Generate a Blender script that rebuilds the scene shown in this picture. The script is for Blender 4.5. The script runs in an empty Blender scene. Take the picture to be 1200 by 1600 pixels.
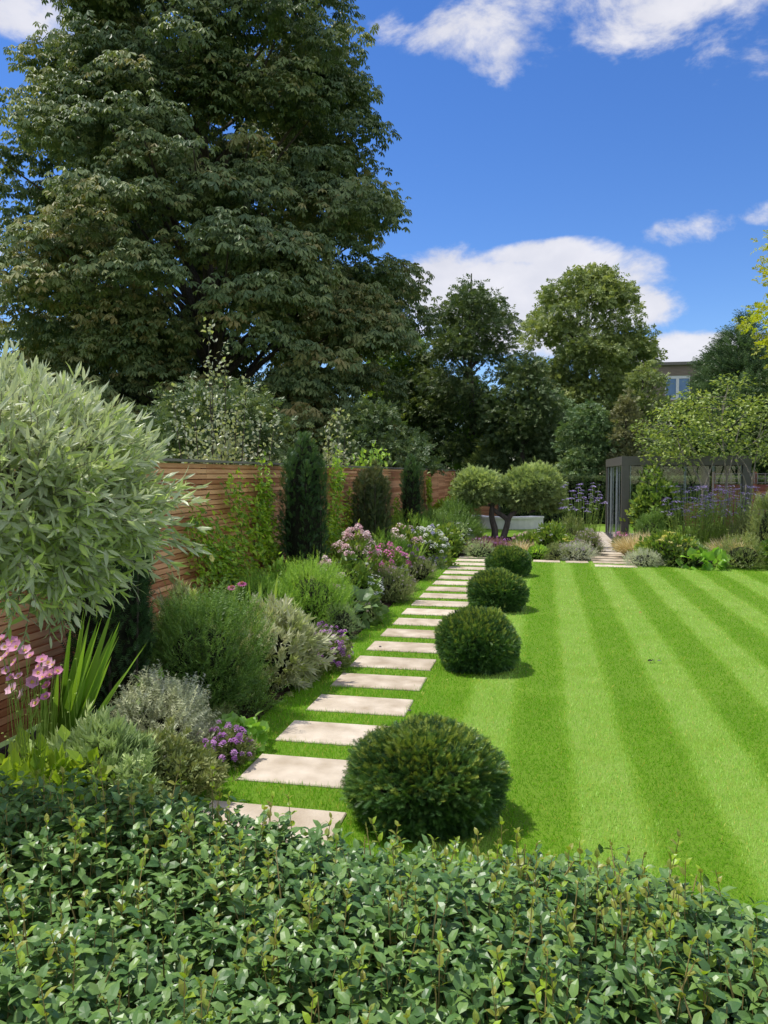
import bpy, math
import numpy as np
from math import radians, sin, cos, pi
from mathutils import Vector

# ------------------------------------------------------------------ camera / light
SC = bpy.context.scene
COL = SC.collection
YAW, PITCH, CAMH = radians(11.75), math.atan(60/1200), 2.0
cam = bpy.data.cameras.new('camera'); camo = bpy.data.objects.new('camera', cam); COL.objects.link(camo)
cam.sensor_fit = 'VERTICAL'; cam.sensor_height = 32; cam.sensor_width = 24; cam.lens = 24
cam.clip_start = 0.05; cam.clip_end = 2000
camo.location = (0, 0, CAMH); camo.rotation_euler = (pi/2 - PITCH, 0, YAW)
SC.camera = camo
SUN_AZ, SUN_EL = radians(-80), radians(64.5)      # clockwise from +Y (the path direction)
sd = Vector((sin(SUN_AZ)*cos(SUN_EL), cos(SUN_AZ)*cos(SUN_EL), sin(SUN_EL)))
sl = bpy.data.lights.new('sun', 'SUN'); sl.energy = 3.1; sl.angle = radians(0.5); sl.color = (1, .955, .88)
so = bpy.data.objects.new('sun', sl); COL.objects.link(so); so.rotation_euler = sd.to_track_quat('Z', 'Y').to_euler()
so.location = (0, 0, 60)
SC.view_settings.view_transform = 'Standard'; SC.view_settings.look = 'None'
SC.view_settings.exposure = 0.45; SC.view_settings.gamma = 1.0
cy, sy_ = cos(YAW), sin(YAW)
CF = np.array([-sy_*cos(PITCH), cy*cos(PITCH), -sin(PITCH)]); CR = np.array([cy, sy_, 0.]); CU = np.cross(CR, CF)
def ray(px, py): return CF + CR*(px-600)/1200 + CU*(800-py)/1200
HEAD = np.array([-sy_, cy, 0.])
def W(px, py, d):                       # the point seen at that place, d metres ahead of the camera
    r = ray(px, py); return np.array([0, 0, CAMH]) + r*(d/np.dot(r, HEAD))
def G(px, py, z=0.):                    # the same on a level plane
    r = ray(px, py); return np.array([0, 0, CAMH]) + r*((z-CAMH)/r[2])
def depth(p): return float(np.dot(np.array(p)[:2], HEAD[:2]))

# ------------------------------------------------------------------ world: sky with clouds
wd = bpy.data.worlds.new('World'); SC.world = wd; wd.use_nodes = True
nt = wd.node_tree; nt.nodes.clear()
def nd(t, typ, **kw):
    n = t.nodes.new(typ)
    for k, v in kw.items(): setattr(n, k, v)
    return n
def mth(t, op, a, b=None, clamp=False):
    n = nd(t, 'ShaderNodeMath', operation=op, use_clamp=clamp)
    for i, v in enumerate((a, b)):
        if v is None: continue
        if isinstance(v, (int, float)): n.inputs[i].default_value = v
        else: t.links.new(v, n.inputs[i])
    return n.outputs[0]
def build_world():
    t = nt; L = t.links.new
    sky = nd(t, 'ShaderNodeTexSky', sky_type='NISHITA', sun_disc=False)
    sky.sun_elevation = SUN_EL; sky.sun_rotation = SUN_AZ % (2*pi); sky.air_density = 1.0; sky.dust_density = .0; sky.ozone_density = 5.0
    hs = nd(t, 'ShaderNodeHueSaturation'); hs.inputs['Saturation'].default_value = 1.22; hs.inputs['Value'].default_value = .92; hs.inputs['Hue'].default_value = .512
    L(sky.outputs[0], hs.inputs['Color'])
    tc = nd(t, 'ShaderNodeTexCoord'); sp = nd(t, 'ShaderNodeSeparateXYZ'); L(tc.outputs['Generated'], sp.inputs[0])
    az = mth(t, 'ARCTAN2', sp.outputs[0], sp.outputs[1]); el = mth(t, 'ARCSINE', sp.outputs[2])
    clouds = [(835,448,165,55,1.),(710,460,90,62,1.),(965,482,82,38,1.),(840,400,90,22,.9),(800,520,200,40,.9),
              (760,75,85,60,.52),(700,50,60,34,.46),(900,20,200,60,.52),(1090,10,190,70,.62),(840,85,80,45,.36),(1190,35,90,60,.5),
              (1085,356,70,26,.55),(1180,338,40,18,.45),(1050,556,110,32,1.),(1130,545,70,24,.9),
              (622,42,50,20,.34),(690,262,34,24,.2),(1185,180,40,18,.22),(20,10,90,34,.7),(250,5,110,34,.6),
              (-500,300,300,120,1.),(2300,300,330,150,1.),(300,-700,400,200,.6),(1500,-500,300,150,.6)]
    tot = None; dirs = []
    for (px, py, hw, hh, s) in clouds:
        r = ray(px, py); r = r/np.linalg.norm(r); dirs.append((math.atan2(r[0], r[1]), math.asin(r[2]), hw, hh, s))
    dirs += [(2.5, .5, 1000, 420, 1.), (-2.35, .42, 1000, 360, 1.), (1.55, .5, 560, 420, 1.), (-1.75, .30, 420, 200, 1.), (2.4, 1.1, 1500, 300, 1.), (-2.4, 1.15, 1200, 240, 1.), (.9, 1.15, 700, 220, .9), (-.3, 1.2, 600, 160, .9)]   # unseen clouds behind and overhead, added as neutral fill light
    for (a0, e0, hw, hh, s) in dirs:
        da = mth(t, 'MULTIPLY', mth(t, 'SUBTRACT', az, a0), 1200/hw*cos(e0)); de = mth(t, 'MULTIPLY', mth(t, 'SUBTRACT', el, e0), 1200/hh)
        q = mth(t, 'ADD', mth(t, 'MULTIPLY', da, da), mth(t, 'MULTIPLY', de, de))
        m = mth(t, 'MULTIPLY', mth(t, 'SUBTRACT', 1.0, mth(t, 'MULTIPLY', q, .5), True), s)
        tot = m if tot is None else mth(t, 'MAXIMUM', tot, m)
    mp = nd(t, 'ShaderNodeMapping'); mp.inputs['Scale'].default_value = (1, 1, 1.7); L(tc.outputs['Generated'], mp.inputs[0])
    n1 = nd(t, 'ShaderNodeTexNoise'); n1.inputs['Scale'].default_value = 9; n1.inputs['Detail'].default_value = 9; n1.inputs['Roughness'].default_value = .62
    n1.inputs['Distortion'].default_value = .25
    L(mp.outputs[0], n1.inputs['Vector'])
    n2 = nd(t, 'ShaderNodeTexNoise'); n2.inputs['Scale'].default_value = 14; n2.inputs['Detail'].default_value = 5; L(mp.outputs[0], n2.inputs['Vector'])
    den = mth(t, 'ADD', mth(t, 'MULTIPLY', tot, 1.15), mth(t, 'MULTIPLY', mth(t, 'SUBTRACT', n1.outputs[0], .54), 1.9))
    mr = nd(t, 'ShaderNodeMapRange', interpolation_type='SMOOTHSTEP'); L(den, mr.inputs[0])
    mr.inputs[1].default_value = .34; mr.inputs[2].default_value = .80
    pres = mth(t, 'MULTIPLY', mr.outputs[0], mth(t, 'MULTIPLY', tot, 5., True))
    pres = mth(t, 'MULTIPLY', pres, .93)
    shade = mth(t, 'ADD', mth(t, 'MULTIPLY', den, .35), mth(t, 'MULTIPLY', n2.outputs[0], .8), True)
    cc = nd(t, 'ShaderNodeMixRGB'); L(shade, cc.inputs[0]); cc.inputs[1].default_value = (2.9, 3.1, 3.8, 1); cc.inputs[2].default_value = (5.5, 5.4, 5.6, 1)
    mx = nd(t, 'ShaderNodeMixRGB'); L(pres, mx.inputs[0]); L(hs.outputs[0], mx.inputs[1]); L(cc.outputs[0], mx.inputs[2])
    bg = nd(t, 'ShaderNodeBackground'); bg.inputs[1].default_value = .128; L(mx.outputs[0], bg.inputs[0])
    out = nd(t, 'ShaderNodeOutputWorld'); L(bg.outputs[0], out.inputs[0])
build_world()

# ------------------------------------------------------------------ materials
def new_mat(name):
    m = bpy.data.materials.new(name); m.use_nodes = True; m.node_tree.nodes.clear(); return m, m.node_tree
def c4(c): return (c[0], c[1], c[2], 1)
def ramp(t, fac, stops):
    r = nd(t, 'ShaderNodeValToRGB'); e = r.color_ramp.elements
    while len(e) < len(stops): e.new(.5)
    for i, (p, c) in enumerate(stops): e[i].position = p; e[i].color = c4(c)
    if fac is not None: t.links.new(fac, r.inputs[0])
    return r.outputs[0]
LF = (2.9, 2.7, 1.75)
def leafmat(name, *cols, rough=.45, trans=.28, spec=.4, tboost=(1.5, 1.45, .7)):
    m, t = new_mat(name); L = t.links.new
    at = nd(t, 'ShaderNodeAttribute', attribute_name='tint')
    n = len(cols); c = ramp(t, at.outputs['Fac'], [(i/max(n-1, 1), tuple(min(.9, v*(l if max(cc) < .3 else 1)) for v, l in zip(cc, LF))) for i, cc in enumerate(cols)])
    p = nd(t, 'ShaderNodeBsdfPrincipled'); L(c, p.inputs['Base Color']); p.inputs['Roughness'].default_value = rough
    p.inputs['Specular IOR Level'].default_value = spec
    tr = nd(t, 'ShaderNodeBsdfTranslucent'); vm = nd(t, 'ShaderNodeMixRGB', blend_type='MULTIPLY'); vm.inputs[0].default_value = 1
    L(c, vm.inputs[1]); vm.inputs[2].default_value = c4(tboost); L(vm.outputs[0], tr.inputs[0])
    mx = nd(t, 'ShaderNodeMixShader'); mx.inputs[0].default_value = trans; L(p.outputs[0], mx.inputs[1]); L(tr.outputs[0], mx.inputs[2])
    o = nd(t, 'ShaderNodeOutputMaterial'); L(mx.outputs[0], o.inputs[0]); return m
def solid(name, c1, c2=None, scale=8., rough=.7, bump=.0, bscale=None, metal=0., stretch=(1, 1, 1), spec=.4, detail=6, tint=False, rnd=False):
    m, t = new_mat(name); L = t.links.new
    tc = nd(t, 'ShaderNodeTexCoord'); mp = nd(t, 'ShaderNodeMapping'); mp.inputs['Scale'].default_value = stretch; L(tc.outputs['Object'], mp.inputs[0])
    n = nd(t, 'ShaderNodeTexNoise'); n.inputs['Scale'].default_value = scale; n.inputs['Detail'].default_value = detail; L(mp.outputs[0], n.inputs['Vector'])
    if rnd:
        n.noise_dimensions = '4D'; oi = nd(t, 'ShaderNodeObjectInfo'); L(mth(t, 'MULTIPLY', oi.outputs['Random'], 60.), n.inputs['W'])
    fac = n.outputs[0]
    if rnd: fac = mth(t, 'ADD', fac, mth(t, 'MULTIPLY', mth(t, 'SUBTRACT', oi.outputs['Random'], .5), .22))
    if tint:
        at = nd(t, 'ShaderNodeAttribute', attribute_name='tint'); fac = mth(t, 'ADD', mth(t, 'MULTIPLY', fac, .5), mth(t, 'MULTIPLY', mth(t, 'SUBTRACT', at.outputs['Fac'], .25), .9))
    c = ramp(t, fac, [(.3, c1), (.7, c2 or c1)])
    p = nd(t, 'ShaderNodeBsdfPrincipled'); L(c, p.inputs['Base Color']); p.inputs['Roughness'].default_value = rough
    p.inputs['Metallic'].default_value = metal; p.inputs['Specular IOR Level'].default_value = spec
    if bump:
        n2 = nd(t, 'ShaderNodeTexNoise'); n2.inputs['Scale'].default_value = bscale or scale*4; n2.inputs['Detail'].default_value = 8; L(mp.outputs[0], n2.inputs['Vector'])
        b = nd(t, 'ShaderNodeBump'); b.inputs['Strength'].default_value = bump; b.inputs['Distance'].default_value = .02; L(n2.outputs[0], b.inputs['Height']); L(b.outputs[0], p.inputs['Normal'])
    o = nd(t, 'ShaderNodeOutputMaterial'); L(p.outputs[0], o.inputs[0]); return m

MT = dict(
    bark=solid('bark', (.05, .04, .032), (.13, .105, .085), 14, .9, .6, stretch=(1, 1, .25)),
    grey_bark=solid('grey_bark', (.16, .14, .11), (.34, .30, .25), 18, .85, .5, stretch=(1, 1, .3)),
    olive_bark=solid('olive_bark', (.085, .070, .058), (.21, .175, .145), 12, .9, .8, stretch=(1, 1, .3)),
    twig=solid('twig', (.22, .18, .06), (.36, .28, .10), 20, .7),
    green_stem=leafmat('green_stem', (.07, .12, .03), (.13, .19, .06), trans=.1),
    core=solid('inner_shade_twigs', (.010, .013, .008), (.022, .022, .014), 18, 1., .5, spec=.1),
    chestnut=leafmat('chestnut_leaf', (.026, .048, .037), (.050, .078, .052), (.088, .116, .070), (.125, .108, .068), rough=.56, trans=.18, spec=.35),
    dark_leaf=leafmat('dark_leaf', (.018, .036, .021), (.040, .066, .036), (.078, .105, .058), trans=.2),
    mid_leaf=leafmat('mid_leaf', (.03, .065, .018), (.065, .115, .03), (.13, .17, .045), trans=.28),
    lime_leaf=leafmat('lime_leaf', (.06, .11, .015), (.13, .20, .025), (.24, .30, .04), trans=.38),
    gold_leaf=leafmat('gold_leaf', (.20, .25, .02), (.36, .38, .03), (.45, .45, .05), trans=.45),
    ash_leaf=leafmat('ash_leaf', (.040, .064, .034), (.080, .112, .056), (.155, .188, .09), trans=.28),
    blue_leaf=leafmat('blue_green_leaf', (.03, .06, .036), (.055, .095, .055), (.10, .14, .08), trans=.18),
    grey_conifer=leafmat('grey_conifer_leaf', (.05, .06, .045), (.085, .095, .065), (.12, .125, .09), trans=.15),
    conifer=leafmat('conifer_leaf', (.014, .034, .020), (.03, .058, .028), (.05, .085, .036), trans=.12),
    yew=leafmat('yew_needles', (.011, .030, .014), (.026, .063, .026), (.055, .108, .036), (.15, .185, .045), rough=.4, trans=.14),
    yew_column=leafmat('yew_column_needles', (.008, .022, .012), (.017, .042, .020), (.04, .075, .028), rough=.45, trans=.12),
    yew_red=leafmat('thin_yew_needles', (.014, .026, .015), (.028, .043, .024), (.060, .064, .036), rough=.5, trans=.12),
    hedge=leafmat('hedge_leaf', (.020, .050, .020), (.038, .082, .031), (.070, .122, .044), rough=.38, trans=.16, spec=.5),
    hedge_new=leafmat('hedge_new_leaf', (.12, .19, .02), (.23, .30, .04), (.36, .36, .07), rough=.38, trans=.34),
    olive=leafmat('olive_leaf', (.22, .28, .13), (.40, .46, .27), (.58, .62, .42), (.70, .73, .52), rough=.42, trans=.26, spec=.45, tboost=(1.2, 1.25, .8)),
    olive_far=leafmat('olive_cloud_leaf', (.070, .105, .062), (.125, .172, .105), (.21, .26, .16), rough=.5, trans=.2),
    variegated=leafmat('variegated_leaf', (.16, .20, .11), (.33, .37, .24), (.56, .58, .44), rough=.4, trans=.25),
    laurel=leafmat('laurel_leaf', (.06, .12, .03), (.12, .20, .05), (.20, .28, .09), rough=.32, trans=.25),
    climber=leafmat('climber_leaf', (.04, .085, .014), (.09, .16, .022), (.17, .25, .035), rough=.36, trans=.35),
    feather=leafmat('feathery_leaf', (.022, .052, .017), (.048, .096, .028), (.088, .15, .042), trans=.25),
    soft_green=leafmat('soft_green_leaf', (.045, .10, .022), (.09, .17, .035), (.16, .25, .06), trans=.32),
    cream=leafmat('cream_sage_leaf', (.24, .29, .13), (.46, .49, .28), (.68, .68, .48), rough=.6, trans=.2, tboost=(1.1, 1.1, .8)),
    silver=leafmat('silver_leaf', (.13, .15, .14), (.24, .27, .25), (.38, .41, .39), rough=.7, trans=.1, tboost=(1, 1, 1)),
    grey_green=leafmat('grey_green_leaf', (.07, .11, .075), (.13, .18, .12), (.22, .28, .18), rough=.6, trans=.18, tboost=(1.1, 1.2, .9)),
    dull=leafmat('dull_purple_green_leaf', (.045, .065, .032), (.075, .10, .05), (.12, .14, .085), rough=.6, trans=.18),
    purple_leaf=leafmat('dark_purple_leaf', (.05, .025, .04), (.10, .05, .085), (.15, .08, .13), rough=.5, trans=.2),
    big_leaf=leafmat('broad_leaf', (.05, .12, .025), (.11, .22, .04), (.20, .33, .08), rough=.42, trans=.3),
    sword=leafmat('sword_leaf', (.04, .09, .018), (.085, .16, .032), (.17, .25, .06), rough=.4, trans=.3),
    straw=leafmat('straw_grass', (.58, .49, .25), (.74, .64, .37), (.84, .76, .52), rough=.6, trans=.3, tboost=(1.1, 1, .7)),
    grey_grass=leafmat('grey_grass', (.08, .13, .075), (.15, .21, .12), (.23, .28, .17), rough=.5, trans=.2),
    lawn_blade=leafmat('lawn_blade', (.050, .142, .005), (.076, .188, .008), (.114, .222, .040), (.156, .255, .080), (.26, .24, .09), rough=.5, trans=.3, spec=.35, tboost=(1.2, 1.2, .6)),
    pink=leafmat('pink_petal', (.62, .22, .42), (.78, .38, .56), (.85, .56, .68), rough=.6, trans=.3, tboost=(1, 1, 1)),
    hot_pink=leafmat('hot_pink_petal', (.48, .08, .28), (.66, .16, .42), (.78, .30, .55), rough=.6, trans=.25, tboost=(1, 1, 1)),
    pale_pink=leafmat('pale_pink_petal', (.55, .30, .33), (.74, .52, .54), (.84, .70, .68), rough=.6, trans=.25, tboost=(1, 1, 1)),
    white_petal=leafmat('white_petal', (.66, .70, .58), (.80, .82, .74), (.86, .86, .82), rough=.6, trans=.25, tboost=(1, 1, 1)),
    purple=leafmat('purple_petal', (.24, .07, .30), (.42, .15, .46), (.58, .30, .60), rough=.6, trans=.2, tboost=(1, 1, 1)),
    violet=leafmat('violet_petal', (.26, .19, .48), (.42, .33, .68), (.58, .50, .80), rough=.6, trans=.2, tboost=(1, 1, 1)),
    mauve=leafmat('mauve_petal', (.20, .15, .24), (.30, .23, .34), (.40, .33, .45), rough=.6, trans=.2, tboost=(1, 1, 1)),
    yellow=leafmat('yellow_petal', (.55, .48, .06), (.72, .64, .12), (.80, .74, .25), rough=.6, trans=.2, tboost=(1, 1, 1)),
    red=leafmat('red_petal', (.32, .05, .05), (.50, .10, .10), (.60, .2, .18), rough=.6, trans=.2, tboost=(1, 1, 1)),
    cone=solid('flower_cone', (.20, .06, .02), (.35, .15, .04), 60, .8),
    yellow_centre=solid('flower_centre', (.60, .42, .04), (.70, .55, .08), 60, .8),
    cedar=solid('cedar_slats', (.46, .18, .075), (.86, .46, .24), 5, .62, .25, 40, stretch=(6, .7, 9), tint=True),
    cedar_red=solid('red_cedar', (.22, .07, .04), (.42, .17, .09), 5, .62, .25, 40, stretch=(1, 1, 7), tint=True),
    cap=solid('weathered_cap', (.16, .15, .13), (.27, .24, .21), 12, .8, .3, stretch=(3, .5, 3)),
    soil=solid('soil', (.018, .012, .008), (.055, .036, .024), 9, 1., 1., 30, spec=.15),
    slab=solid('sandstone_slab', (.39, .31, .215), (.70, .605, .48), 4.5, .85, .3, 60, detail=10, rnd=True),
    paving=solid('pale_paving', (.46, .40, .33), (.58, .51, .43), 2.5, .8, .15, 60),
    bronze=solid('bronze_grey_aluminium', (.098, .090, .079), (.122, .112, .099), 4, .45, spec=.5),
    rail=solid('dark_rail', (.05, .048, .05), (.07, .068, .07), 4, .4),
    alu=solid('pale_aluminium', (.42, .46, .46), (.52, .56, .56), 4, .35, metal=.3),
    render=solid('white_stone', (.74, .72, .69), (.86, .84, .80), 6, .7, .1),
    render_grey=solid('grey_stone', (.46, .45, .44), (.58, .57, .55), 9, .8, .2),
    white_paint=solid('white_paint', (.74, .74, .74), (.80, .80, .80), 4, .5),
    brown_wall=solid('brown_cladding', (.20, .15, .12), (.30, .24, .19), 3, .8, .2, stretch=(.4, .4, 6)),
    pebble=solid('dark_pebble', (.05, .045, .06), (.12, .10, .12), 30, .7),
    dead_leaf=leafmat('dry_leaf', (.09, .05, .02), (.15, .10, .04), rough=.7, trans=.2),
)
def glassmat():
    m, t = new_mat('clear_glass'); L = t.links.new
    tr = nd(t, 'ShaderNodeBsdfTransparent'); tr.inputs[0].default_value = (.88, .93, .92, 1)
    gl = nd(t, 'ShaderNodeBsdfGlossy'); gl.inputs['Roughness'].default_value = .02
    fr = nd(t, 'ShaderNodeFresnel'); fr.inputs[0].default_value = 1.5
    mx = nd(t, 'ShaderNodeMixShader'); L(fr.outputs[0], mx.inputs[0]); L(tr.outputs[0], mx.inputs[1]); L(gl.outputs[0], mx.inputs[2])
    o = nd(t, 'ShaderNodeOutputMaterial'); L(mx.outputs[0], o.inputs[0]); return m
MT['glass'] = glassmat()
MT['window'] = solid('window_pane', (.10, .17, .30), (.16, .25, .42), 1, .08, spec=.8)
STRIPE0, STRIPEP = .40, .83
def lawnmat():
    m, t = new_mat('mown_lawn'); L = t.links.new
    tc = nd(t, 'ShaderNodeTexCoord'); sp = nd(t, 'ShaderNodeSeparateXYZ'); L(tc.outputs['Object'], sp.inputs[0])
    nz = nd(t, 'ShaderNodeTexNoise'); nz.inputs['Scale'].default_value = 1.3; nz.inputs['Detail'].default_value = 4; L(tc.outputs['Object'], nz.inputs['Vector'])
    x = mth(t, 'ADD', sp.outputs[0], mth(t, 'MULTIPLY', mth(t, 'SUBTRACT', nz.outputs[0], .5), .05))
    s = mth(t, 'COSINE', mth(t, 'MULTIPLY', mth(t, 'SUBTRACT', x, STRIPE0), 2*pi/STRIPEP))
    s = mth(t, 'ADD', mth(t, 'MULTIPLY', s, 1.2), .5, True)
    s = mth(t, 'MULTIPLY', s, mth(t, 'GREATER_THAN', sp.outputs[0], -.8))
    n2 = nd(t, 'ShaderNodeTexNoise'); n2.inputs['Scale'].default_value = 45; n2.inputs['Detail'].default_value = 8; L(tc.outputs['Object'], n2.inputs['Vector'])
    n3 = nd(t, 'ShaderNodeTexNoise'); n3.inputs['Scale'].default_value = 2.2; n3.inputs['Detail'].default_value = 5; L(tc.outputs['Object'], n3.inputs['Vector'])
    f = mth(t, 'ADD', mth(t, 'MULTIPLY', s, .24), mth(t, 'MULTIPLY', n2.outputs[0], .35)); f = mth(t, 'ADD', f, mth(t, 'MULTIPLY', n3.outputs[0], .35))  # stripe term paints the light and dark mowing sheen into the base colour
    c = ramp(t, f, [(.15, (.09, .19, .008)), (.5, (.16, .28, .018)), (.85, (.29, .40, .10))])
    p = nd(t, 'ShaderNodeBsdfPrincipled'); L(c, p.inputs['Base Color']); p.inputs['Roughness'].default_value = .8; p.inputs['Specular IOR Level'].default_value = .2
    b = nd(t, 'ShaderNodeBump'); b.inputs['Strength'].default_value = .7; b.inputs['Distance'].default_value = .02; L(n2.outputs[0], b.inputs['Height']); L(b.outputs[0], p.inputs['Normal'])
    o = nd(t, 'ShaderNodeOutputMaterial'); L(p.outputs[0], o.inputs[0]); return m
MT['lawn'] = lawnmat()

# ------------------------------------------------------------------ mesh helpers
RG = np.random.default_rng(7)
def nrm(v): return v/np.maximum(np.linalg.norm(v, axis=-1, keepdims=True), 1e-9)
WLOC = {}
class MB:
    def __init__(s): s.V = []; s.F = []; s.T = []; s.n = 0
    def add(s, v, faces, mat=0, tint=.5):
        v = np.asarray(v, float).reshape(-1, 3)
        for f in faces:
            f = np.asarray(f, np.int64)
            if f.size: s.F.append((f + s.n, mat))
        t = np.broadcast_to(np.asarray(tint, float), (len(v),)); s.V.append(v); s.T.append(t); s.n += len(v)
    def inst(s, tm, P, Y, N, S, tint=.5, mat=0):
        tv, tf = tm; P = np.asarray(P, float); n = len(P)
        if n == 0: return
        y = nrm(np.broadcast_to(np.asarray(Y, float), (n, 3))); x = nrm(np.cross(y, np.broadcast_to(np.asarray(N, float), (n, 3)))+1e-6); z = np.cross(x, y)
        S = np.asarray(S, float); S = np.broadcast_to(S[..., None] if S.ndim < 2 else S, (n, 3))
        v = P[:, None] + x[:, None]*(tv[None, :, 0:1]*S[:, None, 0:1]) + y[:, None]*(tv[None, :, 1:2]*S[:, None, 1:2]) + z[:, None]*(tv[None, :, 2:3]*S[:, None, 2:3])
        k = len(tv); off = (np.arange(n)*k)[:, None, None]
        fs = [(np.asarray(f)[None] + off).reshape(-1, np.asarray(f).shape[1]) for f in tf]
        s.add(v.reshape(-1, 3), fs, mat, np.repeat(np.broadcast_to(np.asarray(tint, float), (n,)), k))
    def build(s, name, mats, parent=None, smooth=False, loc=None):
        me = bpy.data.meshes.new(name); o = bpy.data.objects.new(name, me); COL.objects.link(o)
        base = np.array(WLOC[parent.name]) if parent else np.array(loc if loc is not None else (0, 0, 0), float)
        V = np.concatenate(s.V) - base; T = np.concatenate(s.T)
        me.vertices.add(len(V)); me.vertices.foreach_set('co', V.astype(np.float32).ravel())
        li = np.concatenate([f.ravel() for f, m in s.F]); tot = np.concatenate([np.full(len(f), f.shape[1]) for f, m in s.F])
        mi = np.concatenate([np.full(len(f), m) for f, m in s.F])
        me.loops.add(len(li)); me.loops.foreach_set('vertex_index', li.astype(np.int32))
        me.polygons.add(len(tot)); st = np.concatenate([[0], np.cumsum(tot)[:-1]])
        me.polygons.foreach_set('loop_start', st.astype(np.int32)); me.polygons.foreach_set('loop_total', tot.astype(np.int32))
        me.polygons.foreach_set('material_index', mi.astype(np.int32))
        me.polygons.foreach_set('use_smooth', np.full(len(tot), bool(smooth)))
        a = me.attributes.new('tint', 'FLOAT', 'POINT'); a.data.foreach_set('value', T.astype(np.float32))
        for m in (mats if isinstance(mats, (list, tuple)) else [mats]): me.materials.append(MT[m] if isinstance(m, str) else m)
        me.update(calc_edges=True)
        if parent: o.parent = parent; WLOC[o.name] = tuple(base)
        else: o.location = tuple(base); WLOC[o.name] = tuple(base)
        return o
def thing(name, label, cat, loc, group=None):
    o = bpy.data.objects.new(name, None); COL.objects.link(o); o.location = tuple(float(v) for v in loc); o.empty_display_size = .1
    WLOC[o.name] = tuple(float(v) for v in loc); o['label'] = label; o['category'] = cat
    if group: o['group'] = group
    return o
def tag(o, label, cat, group=None):
    o['label'] = label; o['category'] = cat
    if group: o['group'] = group
    return o
def struct(o): o['kind'] = 'structure'; return o
def dup(root, loc, rotz=0, scale=(1, 1, 1), label=None):
    r = root.copy(); COL.objects.link(r); r.location = loc; r.rotation_euler = (0, 0, rotz); r.scale = scale
    if label: r['label'] = label
    for ch in list(root.children):
        c = ch.copy(); COL.objects.link(c); c.parent = r
        for g in list(ch.children):
            d = g.copy(); COL.objects.link(d); d.parent = c
    return r
BOXF = np.array([(0,3,2,1),(4,5,6,7),(0,1,5,4),(1,2,6,5),(2,3,7,6),(3,0,4,7)])
def box(mb, x0, x1, y0, y1, z0, z1, mat=0, tint=.5):
    mb.add([(x0,y0,z0),(x1,y0,z0),(x1,y1,z0),(x0,y1,z0),(x0,y0,z1),(x1,y0,z1),(x1,y1,z1),(x0,y1,z1)], [BOXF], mat, tint)
def chbox(mb, x0, x1, y0, y1, z0, z1, c=.008, mat=0, tint=.5):          # box with a chamfered top edge
    v = []
    for (i, z) in ((0, z0), (0, z1-c), (c, z1)): v += [(x0+i,y0+i,z),(x1-i,y0+i,z),(x1-i,y1-i,z),(x0+i,y1-i,z)]
    f = [(0,3,2,1),(8,9,10,11)]
    for r in (0, 4):
        for i in range(4): j = (i+1) % 4; f.append((r+i, r+j, r+4+j, r+4+i))
    mb.add(v, [np.array(f)], mat, tint)
def tube(mb, pts, rad, sides=7, mat=0, tint=.5):
    pts = np.asarray(pts, float); n = len(pts); rad = np.broadcast_to(np.asarray(rad, float), (n,))
    tg = nrm(np.gradient(pts, axis=0)); ref = np.array([.31, .95, .05]) if abs(tg[0][2]) > .7 else np.array([0, 0, 1.])
    x = nrm(np.cross(tg, ref)); y = np.cross(tg, x); a = np.arange(sides)*2*pi/sides
    v = pts[:, None] + (x[:, None]*np.cos(a)[None, :, None] + y[:, None]*np.sin(a)[None, :, None])*rad[:, None, None]
    f = [(i*sides+j, i*sides+(j+1) % sides, (i+1)*sides+(j+1) % sides, (i+1)*sides+j) for i in range(n-1) for j in range(sides)]
    mb.add(v.reshape(-1, 3), [np.array(f)], mat, tint)
    mb.add(v[-1], [np.arange(sides)[None]], mat, tint)
def spline(pts, n):
    pts = np.asarray(pts, float); m = len(pts); P = np.vstack([2*pts[0]-pts[1], pts, 2*pts[-1]-pts[-2]]); out = []
    for t in np.linspace(0, m-1-1e-6, n):
        i = int(t); u = t-i; a, b, c, d = P[i:i+4]
        out.append(.5*((2*b)+(-a+c)*u+(2*a-5*b+4*c-d)*u*u+(-a+3*b-3*c+d)*u**3))
    return np.array(out)
def blob(mb, c, r, rings=10, seg=16, mat=0, tint=.3, zmin=-1.):          # closed rounded body
    c = np.asarray(c); r = np.asarray(r); v = []
    ph = np.linspace(max(-pi/2, math.asin(zmin)), pi/2, rings)
    for p in ph:
        for k in range(seg): a = 2*pi*k/seg; v.append(c + r*np.array([cos(p)*cos(a), cos(p)*sin(a), sin(p)]))
    f = [(i*seg+j, i*seg+(j+1) % seg, (i+1)*seg+(j+1) % seg, (i+1)*seg+j) for i in range(rings-1) for j in range(seg)]
    mb.add(v, [np.array(f)], mat, tint)
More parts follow.
